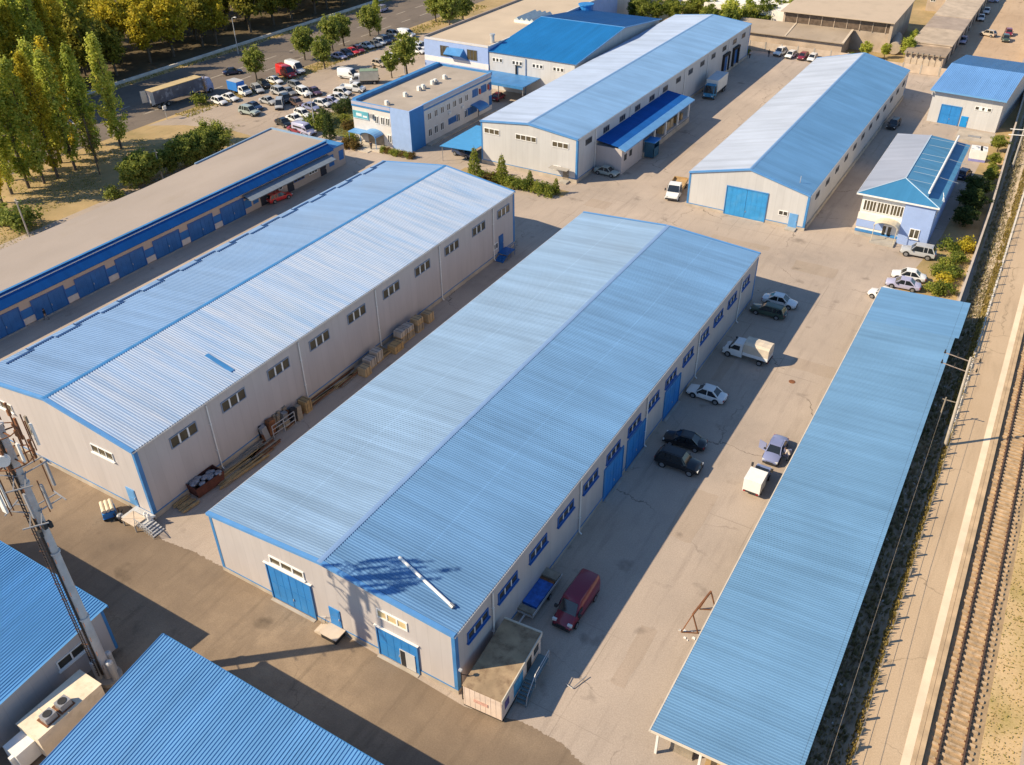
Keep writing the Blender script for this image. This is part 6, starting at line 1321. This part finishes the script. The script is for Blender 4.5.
TM = {k: [tree_mesh(k, 10*i+j) for j in range(n)] for i, (k, n) in enumerate((('poplar',4),('round',4),('wood',4),('bushy',3),('shrub',4),('conifer',2),('thin',2)))}
cnt = [0]
def tree(kind, x, y, s, label, grp=None, cat='tree', leaf=None, name=None, sz=1.0, z=0):
    cnt[0] += 1; cr, tk = TM[kind][cnt[0] % len(TM[kind])]
    T = thing(name or {'poplar':'poplar_tree','round':'round_tree','bushy':'bushy_tree','wood':'woodland_tree','shrub':'shrub','conifer':'conifer','thin':'thin_tree'}[kind], label, cat, (x,y,z), rnd.uniform(0,6.28), grp); T.scale = (s, s, s*sz)
    o = obj('crown', cr, T); obj('trunk', tk, T)
    if leaf: o.material_slots[0].link = 'OBJECT'; o.material_slots[0].material = leaf
    return T
# front row of poplars on the dry grass
fp = ((-148.78, 101.07,1.03,'lone poplar standing in the open dry grass beside the road',None),(-147.26, 94.27,.93,'slim poplar next to the lone one, behind the leaning thin tree',None),(-147.16, 89.63,1.05,'poplar on the dry grass third from the open end of the row',None),(-146.65, 85.62,1.0,'poplar on the dry grass fourth from the open end of the row',l_yel),(-146.53, 82.83,1.0,'poplar on the dry grass fifth from the open end of the row',None),(-147.14, 80.19,1.08,'poplar on the dry grass sixth from the open end of the row',None),(-147.36, 77.09,1.05,'poplar nearest the big bush at the picture edge',None),(-145.37, 73.89,.98,'poplar cut off by the picture edge above the big bush',l_yel))
for x, y, s, lab, lf in fp: tree('poplar', x, y, s, lab, 'front row of poplars', leaf=lf, sz=rnd.uniform(.95,1.05))
tree('thin', -141.38, 90.41, 1.15, 'thin leaning tree with sparse reddish leaves before the poplars')
tree('thin', -147.04, 89.43, .7, 'small sparse reddish sapling between the poplar trunks')
for i in range(14):
    y = 92+i*2.1+rnd.uniform(-1,1); x = -185.5+rnd.uniform(-1.2,1.4)-(i % 2)*1.5
    tree('poplar', x, y, rnd.uniform(.95,1.2), 'yellowish poplar in the dense row on the far side of the road', 'dense row of poplars over the road', leaf=l_yel if rnd.random() < .65 else None)
for i in range(5): tree('poplar', -153.6+rnd.uniform(-1.4,1.8), 80+i*5+rnd.uniform(-.8,.8), rnd.uniform(.85,1.1), 'yellow green poplar on the near road verge, between the front row and the road', 'verge row of poplars', leaf=l_yel if i in (1,3) else None)
for i in range(16): tree('poplar', -190-rnd.uniform(0,14), 78+i*3.6+rnd.uniform(-1,1), rnd.uniform(.9,1.1), 'yellow green poplar beyond the shaded road', 'poplars beyond the road', leaf=l_yel if i % 2 else None)
r9 = random.Random(21)
for i in range(64):
    row = i % 4; x = -190-row*9-r9.uniform(-2,3); y = 116+(i//4)*8.6+r9.uniform(-3,3)
    if row == 0: x = -189.5-r9.uniform(0,2)
    tree('wood', x, y, r9.uniform(.8,1.15), 'dark spreading tree in the shaded wood beyond the low pale wall', 'trees of the dark wood', leaf=l_yel if r9.random() < (.45 if y < 165 else .15) else None)
for x, y, s, lab in ((-157.22, 145.99,.95,'round tree on the verge behind the small blue box truck'),(-159.32, 164.69,1.02,'round tree with its trunk showing between the vans and the road'),(-149.77, 161.11,.95,'bushy round tree closest to the white delivery van'),(-159.27, 179.53,1.0,'round tree at the far side of the verge behind the pale sedan'),(-158.63, 174.43,1.05,'broad round tree in the middle of the verge clump'),(-159.68, 190.78,1.0,'round tree beside the tall single poplar on the verge'),(-129.98, 167.31,1.15,'tall bushy tree behind the flat roofed office'),(-131.14, 163.04,.75,'smaller bushy tree against the tall one behind the office'),(-144.35, 206.34,1.25,'bushy tree at the corner of the flat tan roof'),(-144.92, 213.61,1.15,'bushy tree overlapping the tan parapet'),(-152.91, 211.91,1.0,'bushy tree farthest from the tan parapet')):
    tree('round', x, y, s, lab, 'round trees around the car park').scale *= 1.12
tree('poplar', -157.54, 191.94, .55, 'single narrow poplar on the verge at the road')
tree('thin', -157.69, 131.42, .55, 'small reddish tree on the car park island', leaf=l_aut); tree('shrub', -156.07, 127.6, 1.5, 'green bush on the car park island', cat='bush')
for x, y, s, lab in ((-131.28, 108.86,1.05,'bushy tree nearest the blue rimmed roof corner behind the garages'),(-130.98, 104.35,1.0,'bushy tree second from the roof corner behind the garages'),(-130.96, 100.98,1.0,'dark bushy tree in the middle of the row behind the garages'),(-131.45, 93.17,1.0,'bushy tree behind the short grey post'),(-130.7, 89.5,.95,'bushy tree at the open dry grass end of the row behind the garages'),(-131.05, 106.63,.95,'bushy tree squeezed between the first two by the roof corner'),(-130.97, 102.65,.95,'bushy tree just before the dark one in the row behind the garages'),(-131.07, 91.31,1.05,'bushy tree closest to the dry grass end tree'),(-131.11, 97.6,.8,'small bush filling the gap in the row behind the garages')):
    tree('bushy', x, y, s, lab, 'trees behind the garage roof')
for x, y, s, lab in ((-130.48, 84.72,1.4,'small dark bush by itself at the garage roof edge'),(-133.53, 69.5,2.6,'big spreading green bush at the picture edge above the garage roof'),(-137.99, 69.52,2.0,'bush cut off by the picture edge beside the big spreading one')):
    tree('shrub', x, y, s, lab, cat='bush', leaf=l_rnd)
# garden by the office
tree('conifer', -117.11, 124.81, 1.15, 'dark conical tree on the small lawn by the office')
tree('conifer', -132.47, 158.76, .8, 'reddish conifer behind the office by the parked truck', leaf=l_aut)
for x, y, s, lab, lf in ((-123.75, 128.29,2.0,'grey green bush beside the thin lamp pole',l_rnd),(-124.73, 131.84,1.8,'dark bush behind the conical tree on the lawn',l_con),(-125.95, 138.32,1.5,'dark hedge bush at the car park side of the lawn',l_con),(-126.34, 141.07,1.5,'dark hedge bush against the white office wall',l_con),(-120.96, 133.95,1.1,'round clipped bush on the lawn',l_shrub),(-117.34, 130.53,1.3,'orange tinted bush by the office wall',l_aut),(-112.63, 126.06,1.1,'yellow green bush under the teal sign',l_shrub),(-111.22, 123.14,1.25,'orange tinted bush in front of the canopied office entrance',l_aut),(-109.36, 122.97,1.1,'low orange bush nearest the paved office entrance',l_aut)):
    tree('shrub', x, y, s, lab, 'garden shrubs by the office', 'shrub', lf)
for i in range(7): tree('shrub', *((-102.59, 124.39),(-101.3, 124.24),(-100.17, 124.29),(-99.05, 124.34),(-97.93, 124.39),(-103.57, 124.44),(-97.13, 124.55))[i], .75, 'low clipped bush in the bed below the pale blue office front', 'low bushes under the office front', 'shrub', l_aut if i % 3 == 0 else l_shrub)
# hedge along the far warehouse gable
for x, y, s, lab in ((-81.75, 122.29,1.2,'broad conical thuja nearest the bright blue carport'),(-76.44, 122.72,1.1,'narrow pointed thuja in the middle of the hedge'),(-66.01, 123.18,.62,'small thuja beside the gable door step'),(-71.11, 123.23,.7,'thuja between two round shrubs near the gable windows')):
    tree('conifer', x, y, s, lab, 'thujas along the gable wall', leaf=l_shrub)
for i in range(9): tree('shrub', *((-79.65, 121.93),(-78.11, 121.78),(-74.55, 122.28),(-73.05, 122.13),(-71.79, 122.35),(-69.22, 122.33),(-67.88, 122.37),(-66.69, 122.32),(-77.43, 122.67))[i], 1.25, 'round shrub in the hedge along the pale gable wall', 'hedge shrubs at the gable wall', 'shrub', l_aut if i == 1 else l_shrub)
# shrubs by the boundary wall
for x, y, s, lab, lf in ((-5.42, 133.49,1.25,'pale green feathery shrub behind the silver off-road car',l_shrub),(-3.69, 134.85,1.35,'round yellow green shrub nearest the boundary wall',l_yel),(-4.78, 127.71,1.2,'clipped shrub between the silver car and the white sedan',l_shrub),(-3.84, 130.37,1.1,'clipped shrub just below the yellow green one',l_shrub),(-3.68, 124.92,1.15,'round clipped shrub standing apart beside the boundary wall',l_shrub),(-5.57, 125.19,1.0,'clipped shrub at the tail of the white sedan',l_shrub),(-4.47, 122.47,1.1,'yellowish low shrub in the middle of the bed',l_yel),(-5.21, 119.14,1.15,'dark clipped shrub at the canopy end',l_shrub),(-3.87, 119.59,1.15,'clipped shrub nearest the canopy roof corner',l_shrub)):
    tree('shrub', x, y, s, lab, 'shrubs in the bed beside the boundary wall', 'shrub', lf)
for x, y, s, lab in ((-5.15, 143.88,.7,'dark round tree in the shade beside the office house'),(-4.92, 150.45,.8,'dark round tree second in the shaded row by the boundary wall'),(-5.04, 156.79,.75,'dark round tree third in the shaded row by the boundary wall')): tree('bushy', x, y, s, lab, 'shaded trees by the boundary wall', leaf=l_con, sz=.8)
for x, y, s, lab in ((-3.92, 163.73,.5,'light green shrub tree halfway along the boundary wall'),(-4.23, 171.33,.5,'small green tree beside the white tank boxes'),(-4.46, 180.13,.6,'green tree nearest the small blue roofed workshop'),(-4.04, 167.22,.4,'smallest green tree of the sunny row by the boundary wall')): tree('round', x, y, s, lab, 'sunny trees by the boundary wall', leaf=l_shrub, sz=.75)
# trees beyond the far buildings
for i in range(16): tree('round', -103+i*2.5+rnd.uniform(-1,1), 238+rnd.uniform(-3,8)+(8 if i > 12 else 0), rnd.uniform(.9,1.2), 'green tree in the dense line behind the far warehouse roofs', 'trees behind the far roofs', leaf=l_rnd if i % 2 else l_shrub)
for x, y, s, lab in ((-76.76, 238.09,1.25,'big green tree at the corner of the old depot'),(-74.21, 244.27,1.1,'green tree overlapping the depot roof'),(-39.8, 230.13,.6,'small green tree just behind the warehouse ridge'),(-31.26, 234.81,.75,'yellow green tree beside the old shed gable'),(-36.01, 234.19,.5,'low tree at the concrete fence behind the warehouse'),(-31.54, 244.82,.65,'bush sized tree against the old shed roof')): tree('round', x, y, s, lab, leaf=l_pop)
for i in range(5): tree('round', -36+i*3.2, 318+i*3, 1.3, 'green tree beyond the end of the old shed', 'trees beyond the old shed', leaf=l_pop)
for i in range(5): tree('shrub', *((-67.74, 222.97),(-66.06, 221.81),(-65.89, 228.22),(-62.74, 232.09),(-42.72, 230.51))[i], .9, 'ragged bush along the far concrete fence', 'bushes along the far fence', 'bush')
# white tank boxes near the workshop
for i, (x, y) in enumerate(((-7.6, 174.37),(-6.44, 174.47))):
    T = thing('tank_box', ['wider white box tank with a blue foot beside the office annex','narrower white box tank with a blue foot'][i], 'tank', (x,y,0), .1); w = 1.9-.7*i
    b = MB(); b.box(-w/2,w/2,-1.3,1.3,.45,2.1); b.build('body', m_white, T); b = MB(); b.box(-w/2,w/2,-1.28,1.28,.0,.44); b.build('base', M('foot_blue', (.25,.25,.55), .6, .1), T); b = MB(); b.tube((0,0,2.1),(0,0,2.3),.3,n=12); b.build('cap', m_lgrey, T)
T = thing('concrete_platform', 'pale concrete pit cover with a dark hatch between workshop and office house', 'slab', (-9.1, 185.34,0)); b = MB(); b.box(-3.2,3.2,-2.6,3.4,0,.45); b.build('slab', m_plinth, T); b = MB(); b.box(-1.2,1.0,-.6,.3,.452,.56); b.build('hatch', m_grey, T)

# ------------------------------------------------------------------ camera, light
cam = bpy.data.cameras.new('camera'); co = bpy.data.objects.new('camera', cam); C.objects.link(co)
yaw, pit, rol = math.radians(-31.41037448), math.radians(35.35133932), math.radians(-.75603446)
fw = Vector((math.sin(yaw)*math.cos(pit), math.cos(yaw)*math.cos(pit), -math.sin(pit))); rt = Vector((math.cos(yaw), -math.sin(yaw), 0)); up = rt.cross(fw)
r_ = rt*math.cos(rol)+up*math.sin(rol); u_ = up*math.cos(rol)-rt*math.sin(rol)
mw = Matrix((r_, u_, -fw)).transposed().to_4x4(); mw.translation = (0, 0, 60); co.matrix_world = mw
cam.sensor_width = 36; cam.sensor_fit = 'HORIZONTAL'; cam.lens = 877.7306509991537/1024*36; cam.clip_end = 4000; cam.clip_start = .5
SC.camera = co; SC.render.resolution_x = 1024; SC.render.resolution_y = 765
EL = math.radians(36.4); SUN = Vector((-.760*math.cos(EL), -.650*math.cos(EL), math.sin(EL))).normalized()
li = bpy.data.lights.new('sun', 'SUN'); li.energy = 4.9; li.angle = math.radians(.5); li.color = (1, .83, .58)
lo = bpy.data.objects.new('sun', li); C.objects.link(lo); lo.rotation_euler = SUN.to_track_quat('Z', 'Y').to_euler()
w = bpy.data.worlds.new('World'); SC.world = w; w.use_nodes = True; nt = w.node_tree; bg = nt.nodes['Background']
sk = nt.nodes.new('ShaderNodeTexSky'); sk.sky_type = 'NISHITA'; sk.sun_disc = False; sk.sun_elevation = EL; sk.sun_rotation = math.atan2(SUN.x, SUN.y); sk.altitude = 100; sk.dust_density = .3; sk.air_density = 1.3; sk.ozone_density = 6
nt.links.new(sk.outputs[0], bg.inputs['Color']); bg.inputs['Strength'].default_value = .098
vs = SC.view_settings; vs.view_transform = 'Standard'; vs.look = 'None'; vs.exposure = .52; vs.gamma = 1; vs.use_curve_mapping = False
SC.cycles.max_bounces = 6; SC.cycles.diffuse_bounces = 3; SC.cycles.glossy_bounces = 3; SC.cycles.transmission_bounces = 3; SC.cycles.transparent_max_bounces = 4
SC.cycles.use_denoising = True
